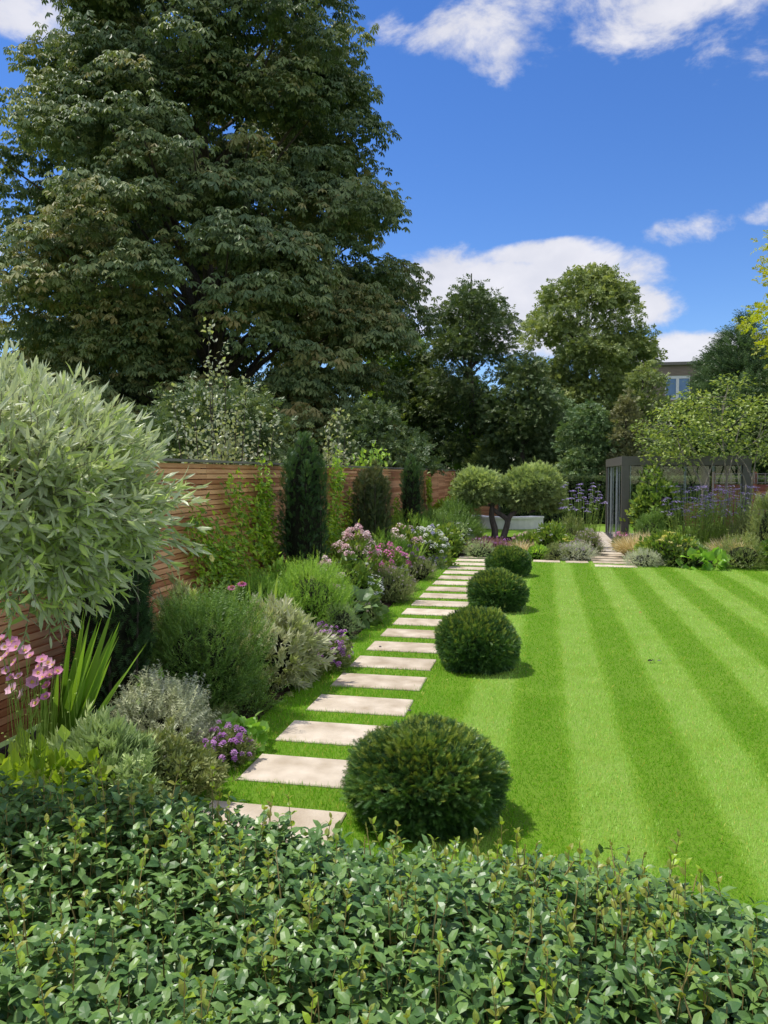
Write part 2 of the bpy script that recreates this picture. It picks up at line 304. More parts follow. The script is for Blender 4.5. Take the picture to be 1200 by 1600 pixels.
def ribbons(mb, B, D, Ln, Wd, droop, seg=5, mat=0, tint=.5, side=None, taper=.75, fold=0.):
    B = np.asarray(B, float); n = len(B); D = nrm(np.asarray(D, float)); Ln = np.broadcast_to(np.asarray(Ln, float), (n,)); Wd = np.broadcast_to(np.asarray(Wd, float), (n,)); droop = np.broadcast_to(np.asarray(droop, float), (n,))
    if side is None: side = np.cross(D, RG.normal(size=(n, 3)))
    side = nrm(side); t = np.linspace(0, 1, seg+1)
    p = B[:, None] + D[:, None]*(Ln[:, None]*t)[..., None]; p[..., 2] -= (droop*Ln)[:, None]*t**2.2
    w = Wd[:, None]*np.clip(.55+t*1.2, 0, 1)*(1-t**3*1.0)**taper*.5 + 2e-4
    v = np.stack([p-side[:, None]*w[..., None], p+side[:, None]*w[..., None]], axis=2).reshape(n, -1, 3)
    k = (seg+1)*2; q = np.array([(2*i, 2*i+1, 2*i+3, 2*i+2) for i in range(seg)])
    mb.add(v.reshape(-1, 3), [(q[None]+(np.arange(n)*k)[:, None, None]).reshape(-1, 4)], mat, np.repeat(np.broadcast_to(np.asarray(tint, float), (n,)), k))
# --- leaf and flower shapes, one unit long along +y, facing +z
def t_leaf4(w=.28, h=.07, wy=.45): return (np.array([(0,0,0),(-w,wy,h),(0,1,-.06),(w,wy,h)], float), [np.array([(0,2,1),(0,3,2)])])
def t_leaf8(w=.25, fold=.05, curl=.12):
    return (np.array([(0,0,0),(0,.33,.02),(0,.68,-.01),(0,1,-curl),(-w,.30,fold),(-.85*w,.66,fold*.8),(w,.30,fold),(.85*w,.66,fold*.8)], float),
            [np.array([(0,1,4),(2,3,5),(0,6,1),(2,7,3)]), np.array([(1,2,5,4),(1,6,7,2)])])
def merge(parts):
    V = []; T = []; Q = []; n = 0
    for tv, tf in parts:
        V.append(tv)
        for f in tf: (T if f.shape[1] == 3 else Q).append(f+n)
        n += len(tv)
    return np.concatenate(V), [np.concatenate(x) for x in (T, Q) if x]
def place(tm, ang=0, el=0, scale=1., off=(0, 0, 0)):
    tv, tf = tm; v = tv*scale; ce, se = cos(el), sin(el); v = np.stack([v[:,0], v[:,1]*ce-v[:,2]*se, v[:,1]*se+v[:,2]*ce], 1)
    ca, sa = cos(ang), sin(ang); v = np.stack([v[:,0]*ca-v[:,1]*sa, v[:,0]*sa+v[:,1]*ca, v[:,2]], 1); return v+np.array(off), tf
T_LEAF = t_leaf4(); T_WIDE = t_leaf4(.36, .06); T_NARROW = t_leaf4(.13, .03); T_FINE = t_leaf8(.12, .03, .1)
T_HEDGE = t_leaf8(.26, .055, .14); T_OLIVE = t_leaf8(.105, .03, .06)
T_ROUND = merge([t_leaf8(.5, .09, .1)])
T_PALM = merge([place(t_leaf4(.19, .05, .66), a, -.45-.15*abs(a), .62-.08*abs(a)) for a in (-2.0, -1.2, -.45, .45, 1.2, 2.0)])
T_SPRAY = merge([place(t_leaf4(.27, .04), a, -.12+.25*((i*5)%3-1), .42, (0, y, 0)) for i, (y, a) in enumerate(((.0, .9), (.05, -.9), (.25, .8), (.3, -.8), (.5, .6), (.52, -.6), (.6, 0)))])
def t_sprig(pairs=9, nl=.34, w=.035, ang=.95, up=.25):
    V = []; F = []
    for i in range(pairs):
        y = .08+i*.9/pairs; l = nl*(1-.45*(i/pairs)**2)
        for s in (-1, 1):
            k = len(V); V += [(0, y-w, 0), (0, y+w, 0), (s*l*sin(ang), y+l*cos(ang), l*up*(.5+.5*((i*7) % 3)))]; F.append((k, k+1, k+2))
    k = len(V); V += [(-.015, 0, 0), (.015, 0, 0), (0, 1.1, 0)]; F.append((k, k+1, k+2))
    return np.array(V, float), [np.array(F)]
T_YEW = t_sprig(); T_YEWF = t_sprig(5, .42, .06)
def t_feather(n=16, nl=.3, w=.02, seed=1, ang=.9):
    r = np.random.default_rng(seed); V = []; F = []
    for i in range(n):
        y = i/n; a = r.uniform(0, 2*pi); l = nl*r.uniform(.7, 1.2)*(1-.4*y); k = len(V)
        V += [(0, y, -w), (w*.5, y+w, w), (l*sin(ang)*cos(a), y+l*cos(ang), l*sin(ang)*sin(a))]; F.append((k, k+1, k+2))
    k = len(V); V += [(-.012, 0, 0), (.012, 0, 0), (0, 1.05, 0)]; F.append((k, k+1, k+2))
    return np.array(V, float), [np.array(F)]
T_FEATHER = t_feather(); T_NEEDLE = t_feather(22, .26, .03, 3, 1.1)
def t_whorl(n=9, seed=2, w=.13, spread=.7):
    r = np.random.default_rng(seed); ps = []
    for i in range(n):
        tv, tf = t_leaf4(w, .03); a = 2.4*i; e = r.uniform(.15, .9)*spread; l = r.uniform(.45, .65)
        v = tv*l; d = np.array([sin(e)*cos(a), cos(e), sin(e)*sin(a)]); x = nrm(np.cross(d, [.3, .2, .9])); z = np.cross(x, d)
        ps.append((v[:,0:1]*x+v[:,1:2]*d+v[:,2:3]*z+np.array([0, i*.5/n, 0]), tf))
    return merge(ps)
T_WHORL = t_whorl(); T_WHORLW = t_whorl(8, 4, .2, .9)
def t_umbel(n=16, seed=3, dome=.5, ps=.24):
    r = np.random.default_rng(seed); V = []; F = []
    for i in range(n):
        a = 2.4*i; q = math.sqrt((i+.5)/n)*.5; c = np.array([q*cos(a), dome*.5*(1-(q*2)**2)+r.uniform(-.04, .04), q*sin(a)]); s = ps*r.uniform(.7, 1.1)*.5
        t1 = nrm(r.normal(size=3)*.35+np.array([1, 0, 0])); t2 = nrm(np.cross(t1, [r.normal()*.3, 1, r.normal()*.3])); k = len(V)
        V += [tuple(c+t1*s), tuple(c+t2*s), tuple(c-t1*s), tuple(c-t2*s)]; F.append((k, k+1, k+2, k+3))
    return np.array(V, float), [np.array(F)]
T_UMBEL = t_umbel(); T_FLAT = t_umbel(18, 5, .15, .22); T_BALL = t_umbel(22, 6, 1.2, .3)
def t_petals(n=5, w=.32, cup=.5, seed=8):
    ps = []
    for i in range(n):
        tv, tf = t_leaf8(w, .08, -.05); v = tv*.5; a = 2*pi*i/n; ce, se = cos(cup), sin(cup)
        rad = np.array([cos(a), 0, sin(a)]); tan_ = np.array([-sin(a), 0, cos(a)]); d = rad*ce+np.array([0, se, 0]); z = np.cross(tan_, d)
        ps.append((v[:,0:1]*tan_+v[:,1:2]*d+v[:,2:3]*z, tf))
    return merge(ps)
T_ANEM = t_petals(6, .54, .42); T_DAISY = t_petals(14, .14, -.15)
T_STEM = (np.array([(1,0,0),(-.5,0,.87),(-.5,0,-.87),(.6,1,0),(-.3,1,.5),(-.3,1,-.5)], float), [np.array([(0,1,4,3),(1,2,5,4),(2,0,3,5)])])
def sph(n, zmin=-1., zmax=1.):
    z = RG.uniform(zmin, zmax, n); a = RG.uniform(0, 2*pi, n); r = np.sqrt(1-z*z); return np.stack([r*np.cos(a), r*np.sin(a), z], 1)
def bump(d, amp=.12, f=3.2, k=7):
    o = np.zeros(len(d))
    for i in range(k): o += np.sin(d@RG.normal(size=3)*f*RG.uniform(.6, 1.5)+RG.uniform(0, 6.28))
    return 1+amp*o/math.sqrt(k)*1.4
def bed(px, b):
    k = (px-600)/1200; d = b/(cy*k-sy_); return np.array([b, d*(k*sy_+cy), 0.]), d
def ztop(d, py): return CAMH-(py-740)/1200*d

# ------------------------------------------------------------------ ground
def sheet(name, x0, x1, y0, y1, z, mat, nx=1, ny=1):
    mb = MB(); xs = np.linspace(x0, x1, nx+1); ys = np.linspace(y0, y1, ny+1)
    v = [(x, y, z) for y in ys for x in xs]; f = [(j*(nx+1)+i, j*(nx+1)+i+1, (j+1)*(nx+1)+i+1, (j+1)*(nx+1)+i) for j in range(ny) for i in range(nx)]
    mb.add(v, [np.array(f)]); return struct(mb.build(name, mat))
sheet('ground', -250, 250, -120, 500, -.03, solid('rough_grass', (.04, .075, .015), (.07, .12, .025), .6, .9))
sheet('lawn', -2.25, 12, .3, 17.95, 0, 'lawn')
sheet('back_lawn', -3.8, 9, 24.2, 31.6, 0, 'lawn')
EDGE = -2.25
def soil(name, x0, x1, y0, y1, nx, ny, hump=.05):
    mb = MB(); xs = np.linspace(x0, x1, nx+1); ys = np.linspace(y0, y1, ny+1)
    X, Y = np.meshgrid(xs, ys); Z = .006+hump*RG.uniform(0, 1, X.shape)*(np.minimum(1, np.minimum(X-x0, x1-X)/.15))
    v = np.stack([X, Y, Z], -1).reshape(-1, 3); f = [(j*(nx+1)+i, j*(nx+1)+i+1, (j+1)*(nx+1)+i+1, (j+1)*(nx+1)+i) for j in range(ny) for i in range(nx)]
    mb.add(v, [np.array(f)]); return struct(mb.build(name, 'soil', smooth=True))
soil('flower_bed_soil', -3.85, EDGE, .6, 31, 20, 300)
soil('flower_bed_soil', -2.25, 1.05, 18.4, 24.2, 24, 50)
soil('flower_bed_soil', 2.3, 10, 17.96, 21.1, 60, 30)
soil('flower_bed_soil', 5.4, 10, 21.1, 30, 30, 60)
sheet('patio', .9, 2.0, 20.35, 27.2, .012, 'paving')
sheet('patio', 2.24, 5.3, 21.25, 26.6, .014, 'paving')
mb = MB(); box(mb, 2.0, 2.22, 20.2, 26.7, 0, .035); box(mb, 2.05, 2.085, 20.2, 26.7, .035, .05); struct(mb.build('threshold_rail', 'rail'))

# stepping stones -------------------------------------------------
SLABS = []
ordn = ['first','second','third','fourth','fifth','sixth','seventh','eighth','ninth','tenth','eleventh','twelfth','thirteenth','fourteenth','fifteenth','sixteenth','seventeenth','eighteenth','nineteenth','twentieth']
def make_slab(w, dep):
    mb = MB(); n = 10
    chbox(mb, -w/2, w/2, -dep/2, dep/2, -.04, .014, .007); return mb
proto = make_slab(.85, .46).build('stepping_stone', 'slab')
for k in range(20):
    o = proto if k == 0 else proto.copy()
    if k: COL.objects.link(o)
    far = 4.33+.752*k-(.05 if k == 0 else 0); o.location = (-1.53+RG.uniform(-.012, .012), far-.23, RG.uniform(-.002, .002)); o.rotation_euler = (0, 0, radians(RG.uniform(-.4, .4)))
    extra = ', half hidden behind the hedge' if k == 0 else (', running under the nearest yew ball' if k in (1, 2) else '')
    tag(o, f'{ordn[k]} pale sandstone stepping stone counted from the foreground hedge{extra}', 'stepping stone', 'stepping stones along the border')
    SLABS.append((-1.955, -1.105, far-.46, far))
def slabthing(x0, x1, y0, y1, label, group):
    mb = MB(); chbox(mb, x0, x1, y0, y1, -.04, .014, .007); o = mb.build('stepping_stone', 'slab'); 
    tag(o, label, 'stepping stone', group); SLABS.append((x0, x1, y0, y1))
g2 = 'stepping stones at the far lawn edge'
slabthing(-.22, .38, 17.62, 18.0, 'pale stone slab at far lawn edge, just right of the farthest yew ball', g2)
slabthing(.50, 1.0, 17.62, 18.0, 'pale stone slab at far lawn edge, middle of the row', g2)
slabthing(-1.0, -.36, 17.62, 18.0, 'pale stone slab at far lawn edge, behind the farthest yew ball', g2)
for i, a in enumerate((16.98, 17.62, 18.16, 18.7, 19.24, 19.76)):
    slabthing(1.1+.0*i, 1.97, a, a+.36, f'{ordn[i]} pale slab of the short path to the pergola, counted from the lawn', 'stepping stones to the pergola')

# grass blades ----------------------------------------------------
def grass():
    mb = MB(); P = []; Wd = []; H = []
    for (x0, x1, y0, y1, den, w, h) in ((-2.3, 3.6, 1.9, 4.2, 11000, .0028, .030), (-2.3, 5.0, 4.2, 7.0, 5200, .0042, .030), (-2.3, 7.5, 7.0, 11, 2200, .0065, .028), (-2.3, 11.5, 11, 18.05, 900, .011, .026)):
        n = int((x1-x0)*(y1-y0)*den); p = np.stack([RG.uniform(x0, x1, n), RG.uniform(y0, y1, n)], 1); P.append(p); Wd.append(np.full(n, w)); H.append(np.full(n, h))
    P = np.concatenate(P); Wd = np.concatenate(Wd); H = np.concatenate(H)
    keep = np.ones(len(P), bool); mg = .002+RG.exponential(.007, len(P))*(1+np.sin(P[:, 0]*17+P[:, 1]*13))
    keep &= P[:, 0] > EDGE-.03+.03*np.sin(P[:, 1]*9)+.02*np.sin(P[:, 1]*23)
    for (x0, x1, y0, y1) in SLABS: keep &= ~((P[:, 0] > x0+mg) & (P[:, 0] < x1-mg) & (P[:, 1] > y0+mg) & (P[:, 1] < y1-mg*.7))
    P, Wd, H = P[keep], Wd[keep], H[keep]; n = len(P)
    near = np.zeros(n, bool)
    for (x0, x1, y0, y1) in SLABS: near |= (P[:, 0] > x0-.12) & (P[:, 0] < x1+.12) & (P[:, 1] > y0-.35) & (P[:, 1] < y1+.35)
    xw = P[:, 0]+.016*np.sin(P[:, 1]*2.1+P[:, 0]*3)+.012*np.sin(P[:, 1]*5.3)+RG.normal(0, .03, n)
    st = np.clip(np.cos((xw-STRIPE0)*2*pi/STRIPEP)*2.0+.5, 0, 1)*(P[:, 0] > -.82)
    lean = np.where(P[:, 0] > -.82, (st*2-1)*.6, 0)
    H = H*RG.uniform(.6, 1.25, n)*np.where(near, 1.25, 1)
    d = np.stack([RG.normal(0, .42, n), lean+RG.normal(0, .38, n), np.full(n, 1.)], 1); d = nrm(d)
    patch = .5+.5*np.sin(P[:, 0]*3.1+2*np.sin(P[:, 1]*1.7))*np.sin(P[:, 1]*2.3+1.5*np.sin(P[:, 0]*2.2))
    tint = np.clip(.15+.43*st+.14*patch+RG.uniform(-.13, .20, n), 0, .8)*.88; tint = np.where(RG.uniform(0, 1, n) < np.where(near, .07, .025), 1., tint)  # stripe sheen painted into blade tint, on top of the lean
    tm = (np.array([(-.5, 0, 0), (.5, 0, 0), (.0, 1, .12)], float), [np.array([(0, 1, 2)])])
    side = RG.normal(size=(n, 3)); side[:, 2] *= .2
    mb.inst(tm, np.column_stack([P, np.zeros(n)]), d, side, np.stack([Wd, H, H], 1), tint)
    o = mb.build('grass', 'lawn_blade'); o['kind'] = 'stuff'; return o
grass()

# ------------------------------------------------------------------ cedar fence
def slat_bay(mb, axis, p, a0, a1, h, pitch=.061, sh=.049, front=1, dx=.018, z0=.05):
    k = 0; z = z0
    while z+sh < h:
        t = RG.uniform(.25, .75)
        for (off, dz) in ((0, 0), (-.055*front, pitch/2)):
            if z+dz+sh > h: continue
            q0, q1 = p+off-dx/2, p+off+dx/2
            if axis == 'y': box(mb, q0, q1, a0, a1, z+dz, z+dz+sh, 0, t)
            else: box(mb, a0, a1, q0, q1, z+dz, z+dz+sh, 0, t)
        z += pitch
def left_fence():
    r = thing('slat_fence', 'long cedar fence of horizontal slats running behind the left flower border', 'fence', (-3.85, 1, 0))
    H = 2.13; n = 18; L = 33/n
    for i in range(n):
        a0 = 1+i*L; mb = MB(); tt = MB()
        slat_bay(mb, 'y', -3.85, a0+.003, a0+L-.003, H); mb.build('slat_panel', 'cedar', r)
    for i in range(n+1):
        mb = MB(); a = 1+i*L; box(mb, -3.895, -3.872, a-.045, a+.045, 0, H-.012); mb.build('post', 'cedar_red', r)
    mb = MB(); box(mb, -3.945, -3.80, 1, 34, H, H+.028); mb.build('cap_rail', 'cap', r)
left_fence()
def back_fence():
    r = thing('slat_fence', 'short cedar fence section behind the cloud pruned olive', 'fence', (-3.2, 32.6, 0))
    mb = MB(); slat_bay(mb, 'x', 32.6, -3.75, -1.9, 1.7, front=-1); mb.build('slat_panel', 'cedar', r)
    for x in (-3.78, -1.9): mb = MB(); box(mb, x-.04, x+.04, 32.63, 32.7, 0, 1.72); mb.build('post', 'cedar_red', r)
back_fence()
def right_fence():
    r = thing('trellis_fence', 'reddish cedar fence with trellis top behind the pergola at right', 'fence', (8, 29.5, 0))
    for i in range(1, 4):
        x0 = 4.6+i*1.4; mb = MB(); slat_bay(mb, 'x', 29.5, x0, x0+1.38, 1.62, pitch=.15, sh=.138, front=-1); mb.build('board_panel', 'cedar_red', r)
        mb = MB()
        for k in range(6): box(mb, x0+.02+k*.262, x0+.05+k*.262, 29.46, 29.485, 1.64, 2.02)
        for k in range(3): box(mb, x0, x0+1.38, 29.49, 29.515, 1.66+k*.16, 1.69+k*.16)
        mb.build('trellis', 'cap', r)
    for i in range(1, 5):
        x0 = 4.59+i*1.4; mb = MB(); box(mb, x0-.04, x0+.04, 29.53, 29.61, 0, 2.06); mb.build('post', 'cedar_red', r)
right_fence()

# ------------------------------------------------------------------ foliage builders
def foliage(mb, c, R, n, tm, size, up=.5, out=1., zmin=-.3, amp=.12, jit=.35, inner=.72, tint=(0, 1), mat=0, f=3.2, face='rand', flat=None, topbright=0):
    d = sph(n, zmin, 1); b = bump(d, amp, f); rr = RG.uniform(inner, 1, n)**.6*b*np.where(RG.uniform(0, 1, n) < .12, RG.uniform(1.03, 1.28, n), 1)
    P = np.asarray(c)+d*np.asarray(R)*rr[:, None]; P[:, 2] = np.maximum(P[:, 2], .015)
    Y = d*out+np.array([0, 0, up])+RG.normal(size=(n, 3))*jit
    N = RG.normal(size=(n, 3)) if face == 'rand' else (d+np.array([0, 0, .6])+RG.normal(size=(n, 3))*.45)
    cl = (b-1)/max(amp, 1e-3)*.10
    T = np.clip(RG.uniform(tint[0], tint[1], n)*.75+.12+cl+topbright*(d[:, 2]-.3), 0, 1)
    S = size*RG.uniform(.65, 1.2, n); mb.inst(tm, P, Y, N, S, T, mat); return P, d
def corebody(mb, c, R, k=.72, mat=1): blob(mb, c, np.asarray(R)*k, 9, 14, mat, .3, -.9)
INFO = {}
def mound(name, label, cat, pos, d, r, h, tm, size, n, mat, up=.5, zmin=-.25, amp=.14, ry=None, group=None, tint=(0, 1), base=.0, jit=.4, core=.7, face='rand', topbright=.0, part='foliage', f=3.2):
    R = np.array([r, ry or r, h*.62]); c = np.array([pos[0], pos[1], base+h*.38])
    root = thing(name, label, cat, (pos[0], pos[1], base), group); mb = MB()
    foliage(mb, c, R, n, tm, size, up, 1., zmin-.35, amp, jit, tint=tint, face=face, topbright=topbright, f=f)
    if core: corebody(mb, c, R, core)
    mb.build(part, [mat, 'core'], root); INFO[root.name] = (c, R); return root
def heads(root, n, tm, size, mat, part='flowers', rise=.06, stem=.25, zmin=.2, xr=None, up=1.2, spread=1., tint=(0, 1), sm='green_stem', cen=None, centre=None, off=(0, 0, 0), stemr=.002):
    c, R = INFO[root.name]; c = c+np.array(off); d = sph(n, zmin, 1); P = c+d*R*spread*1.12+np.array([0, 0, 1.])*RG.uniform(0, 1, (n, 1))*rise
    Y = d*.6+np.array([0, 0, up])+RG.normal(size=(n, 3))*.25; Y = nrm(Y); mb = MB()
    mb.inst(tm, P, Y, RG.normal(size=(n, 3)), size*RG.uniform(.7, 1.2, n), RG.uniform(*tint, n), 0)
    if n <= 60 and not centre:
        for i in range(n):
            fb = MB(); fb.inst(tm, P[i:i+1], Y[i:i+1], RG.normal(size=(1, 3)), size*RG.uniform(.7, 1.2, 1), RG.uniform(*tint, 1)); fb.build('flower', mat, root)
        if stem:
            sb = MB(); sb.inst(T_STEM, P-Y*stem, Y, RG.normal(size=(n, 3)), np.stack([np.full(n, stemr), np.full(n, stem), np.full(n, stemr)], 1), RG.uniform(0, 1, n)); sb.build('flower_stems', sm, root)
        return
    if centre: 
        blobs = t_umbel(14, 9, 1.4, .5); mb.inst(blobs, P+Y*size*.02, Y, RG.normal(size=(n, 3)), size*.32, .5, 2)
    if stem: mb.inst(T_STEM, P-Y*stem, Y, RG.normal(size=(n, 3)), np.stack([np.full(n, stemr), np.full(n, stem), np.full(n, stemr)], 1), RG.uniform(0, 1, n), 1)
    return mb.build(part, [mat, sm]+([centre] if centre else []), root)
def clump(name, label, cat, pos, n, length, width, mat, spread=.5, lean=(0, 0), droop=.25, r=.08, group=None, seg=6, tint=(0, 1), part='leaves', taper=.75, base=0.):
    root = thing(name, label, cat, (pos[0], pos[1], base), group); mb = MB()
    a = RG.uniform(0, 2*pi, n); q = np.sqrt(RG.uniform(0, 1, n)); B = np.stack([pos[0]+r*q*np.cos(a), pos[1]+r*q*np.sin(a), np.full(n, base)], 1)
    D = np.stack([np.cos(a)*q*spread+lean[0]+RG.normal(0, .07, n), np.sin(a)*q*spread+lean[1]+RG.normal(0, .07, n), np.ones(n)], 1)
    L = length*RG.uniform(.6, 1.05, n)
    sd_ = np.cross(nrm(D), np.stack([np.cos(a), np.sin(a), np.zeros(n)], 1)+RG.normal(0, .5, (n, 3)))
    ribbons(mb, B, D, L, width*RG.uniform(.7, 1.15, n), droop*RG.uniform(.2, 1.6, n), seg, 0, RG.uniform(tint[0], tint[1], n), side=sd_, taper=taper)
    mb.build(part, mat, root); INFO[root.name] = (np.array([pos[0], pos[1], base+length*.5]), np.array([length*.45, length*.45, length*.5])); return root
def tree(name, label, cat, px, d, prof, ncl, clr, nleaf, tm, size, mat, trunk=.25, bark='bark', squash=.65, shell=.5, droop=.3, group=None, zmin=-.5, limbs=24, base=0., outw=.5, tilt=.0, asp=1., lowtint=0., boughs=0, pull=.3):
    c0 = W(px, 740, d); pr = sorted([(CAMH-(y-740)/1200*d, w/1200*d) for (y, w) in prof]); zs = np.array([p[0] for p in pr]); rs = np.array([p[1] for p in pr])
    root = thing(name, label, cat, (c0[0], c0[1], base), group)
    zz = np.linspace(zs[0], zs[-1], 200); w = np.interp(zz, zs, rs)+.05; z = RG.choice(zz, ncl, p=w/w.sum()); r = np.interp(z, zs, rs)
    a = RG.uniform(0, 2*pi, ncl); q = np.sqrt(RG.uniform(shell**2, 1, ncl)); cr = clr*RG.uniform(.6, 1.35, ncl)*np.clip(r/(clr*1.6), .35, 1)
    rad = np.maximum(r*q*RG.uniform(.88, 1.08, ncl)-cr*.55, 0); C = np.stack([c0[0]+rad*np.cos(a), c0[1]+rad*np.sin(a)*asp, z], 1)
    if boughs:
        zb = RG.choice(zz, boughs, p=w/w.sum()); rb = np.interp(zb, zs, rs)*RG.uniform(.55, .92, boughs); ab = RG.uniform(0, 2*pi, boughs)
        Bc = np.stack([c0[0]+rb*np.cos(ab), c0[1]+rb*np.sin(ab)*asp, zb], 1); j = np.argmin((((C[:, None]-Bc[None])*np.array([1, 1, .7]))**2).sum(-1), 1); C = C+(Bc[j]-C)*pull
    k = np.repeat(np.arange(ncl), (nleaf*np.clip((cr/clr)**2, .3, 1.8)).astype(int)); n = len(k)
    dv = sph(n, zmin, 1); P = C[k]+dv*(cr[k]*RG.uniform(.55, 1.05, n))[:, None]*np.array([1, 1, squash])
    outv = np.stack([np.cos(a), np.sin(a), np.zeros(ncl)], 1)[k]
    Y = dv*np.array([1, 1, .35])+outv*outw+np.array([0, 0, -droop])+RG.normal(size=(n, 3))*.3
    N = np.array([0, 0, 1.])+dv*.6+outv*tilt+RG.normal(size=(n, 3))*.35
    T = np.clip(RG.uniform(0, 1, ncl)[k]*.45+RG.uniform(0, .55, n)+lowtint*np.clip(.6-(P[:, 2]-zs[0])/(zs[-1]-zs[0])*1.6, -.2, 1), 0, 1)
    if tm is T_SPRAY: N = RG.normal(size=(n, 3))+np.array([0, 0, .35]); Y = Y+RG.normal(size=(n, 3))*.55
    mb = MB(); mb.inst(tm, P, Y, N, size*RG.uniform(.6, 1.15, n)*(.8 if tm is T_SPRAY else 1), T); mb.build('crown', mat, root)
    mb = MB(); top = zs[-1]; pts = [(c0[0], c0[1], base-.1), (c0[0]+trunk*.3, c0[1], base+(top-base)*.35), (c0[0]-trunk*.3, c0[1], base+(top-base)*.65), (c0[0], c0[1], base+(top-base)*.93)]
    tp = spline(pts, 14); tube(mb, tp, np.linspace(trunk, trunk*.12, 14), 8)
    for i in RG.permutation(ncl)[:limbs]:
        hz = math.hypot(C[i, 0]-c0[0], C[i, 1]-c0[1]); zb = max(base+(top-base)*.12, C[i, 2]-hz*.75-.3); zb = min(zb, base+(top-base)*.85)
        s = np.array([np.interp(zb, tp[:, 2], tp[:, 0]), np.interp(zb, tp[:, 2], tp[:, 1]), zb]); m = (s+C[i])/2+np.array([0, 0, hz*.06])
        tube(mb, spline([s, m, C[i]], 6), np.linspace(trunk*.34*(1-.6*(zb-base)/(top-base)), trunk*.05, 6), 5)
    mb.build('trunk', bark, root); return root

# ------------------------------------------------------------------ trees beyond the garden
g = 'trees beyond the garden'
tree('horse_chestnut_tree', 'huge dark horse chestnut filling the upper left behind the fence', 'tree', 330, 38,
     [(-4, 150), (12, 218), (36, 240), (100, 258), (200, 288), (300, 322), (400, 345), (500, 345), (600, 325), (680, 304), (735, 220)], 1000, 1.55, 88, T_PALM, .60, 'chestnut', .6, squash=.5, shell=.45, droop=.55, limbs=90, zmin=-.35, tilt=.5, lowtint=.26, boughs=95, pull=.33)
tree('broadleaf_tree', 'dark tall tree left of the pale green tree, in front of the white cloud', 'tree', 735, 45,
     [(405, 12), (440, 44), (480, 74), (540, 84), (600, 84), (680, 60), (740, 40)], 135, .95, 70, T_SPRAY, .48, 'dark_leaf', .3, shell=.25, group=g, limbs=40, boughs=24, pull=.42)
tree('ash_tree', 'tall pale green tree in front of the white cloud', 'tree', 915, 47,
     [(425, 20), (455, 62), (500, 90), (550, 106), (600, 100), (660, 90), (740, 60)], 240, 1.05, 78, T_SPRAY, .54, 'ash_leaf', .3, shell=.4, droop=.5, group=g, limbs=30, boughs=26, pull=.3)
tree('broadleaf_tree', 'mid green round tree at the right edge of the chestnut crown', 'tree', 625, 50,
     [(505, 20), (545, 52), (600, 66), (680, 70), (745, 50)], 110, 1.05, 76, T_SPRAY, .60, 'mid_leaf', .2, shell=.4, group=g, limbs=16)
tree('broadleaf_tree', 'dark bushy tree above the far end of the cedar fence', 'tree', 665, 48,
     [(560, 16), (600, 44), (660, 58), (720, 62), (770, 50)], 100, 1.1, 76, T_SPRAY, .55, 'dark_leaf', .2, shell=.4, group=g, limbs=12)
tree('hornbeam_tree', 'bright green cone shaped tree above the cloud pruned olive', 'tree', 748, 46,
     [(592, 8), (620, 24), (660, 42), (710, 50), (770, 48)], 120, .82, 76, T_SPRAY, .43, 'soft_green', .15, shell=.45, group=g, limbs=10)
tree('cypress_tree', 'blue green drooping evergreen right of the cone shaped tree', 'tree', 848, 44,
     [(612, 18), (635, 42), (680, 58), (740, 60), (790, 50)], 120, .84, 78, T_SPRAY, .48, 'blue_leaf', .18, shell=.45, droop=1.1, group=g, limbs=8)
tree('holly_tree', 'dark rounded evergreen between blue green evergreen and the grey conifer', 'tree', 922, 37,
     [(632, 12), (660, 38), (700, 52), (760, 50)], 80, .7, 70, T_SPRAY, .36, 'blue_leaf', .16, shell=.45, group=g, limbs=8)
tree('grey_conifer', 'small grey green conifer standing above the pergola corner', 'tree', 978, 36,
     [(606, 4), (630, 16), (660, 26), (710, 32), (770, 30)], 80, .5, 66, T_SPRAY, .28, 'grey_conifer', .14, shell=.45, droop=-.3, group=g, limbs=6)
tree('broadleaf_tree', 'small olive green tree just left of the distant house window', 'tree', 1003, 42,
     [(550, 10), (575, 24), (600, 30), (640, 38), (700, 46), (770, 44)], 60, .7, 70, T_SPRAY, .40, 'ash_leaf', .16, shell=.4, group=g, limbs=14)
tree('dark_conifer', 'dark spiky conifer at the right edge behind the pergola', 'tree', 1160, 36,
     [(500, 3), (518, 14), (535, 36), (560, 56), (600, 70), (650, 84), (740, 90)], 190, .6, 66, T_NEEDLE, .55, 'conifer', .2, shell=.4, droop=-.5, group=g, limbs=16)
tree('dark_conifer', 'lower dark conifer right beside the distant house', 'tree', 1120, 39,
     [(530, 3), (545, 12), (570, 26), (610, 38), (680, 42), (750, 44)], 90, .6, 66, T_NEEDLE, .55, 'conifer', .2, shell=.4, droop=-.5, group=g, limbs=10)
tree('broadleaf_tree', 'dense dark tree filling the gap under the pale green tree', 'tree', 815, 41,
     [(555, 20), (600, 50), (660, 64), (740, 66)], 90, .9, 70, T_SPRAY, .46, 'dark_leaf', .2, shell=.35, group=g, limbs=10)
tree('broadleaf_tree', 'low dark tree behind the right cedar fence', 'tree', 1240, 34,
     [(560, 30), (620, 80), (700, 100), (780, 90)], 90, .9, 60, T_SPRAY, .46, 'dark_leaf', .2, shell=.35, group=g, limbs=10)
tree('broadleaf_tree', 'low dark tree behind the pergola roof', 'tree', 1080, 38,
     [(640, 40), (690, 70), (760, 74)], 80, .8, 70, T_SPRAY, .42, 'dark_leaf', .2, shell=.35, group=g, limbs=6)
tree('willow_shrub', 'olive green loose shrub rising behind the left olive cloud', 'shrub', 765, 42,
     [(684, 8), (700, 24), (725, 36), (780, 36)], 70, .64, 76, T_NARROW, .34, 'ash_leaf', .08, shell=.4, droop=-.4, group='shrubs behind the olive', limbs=8)
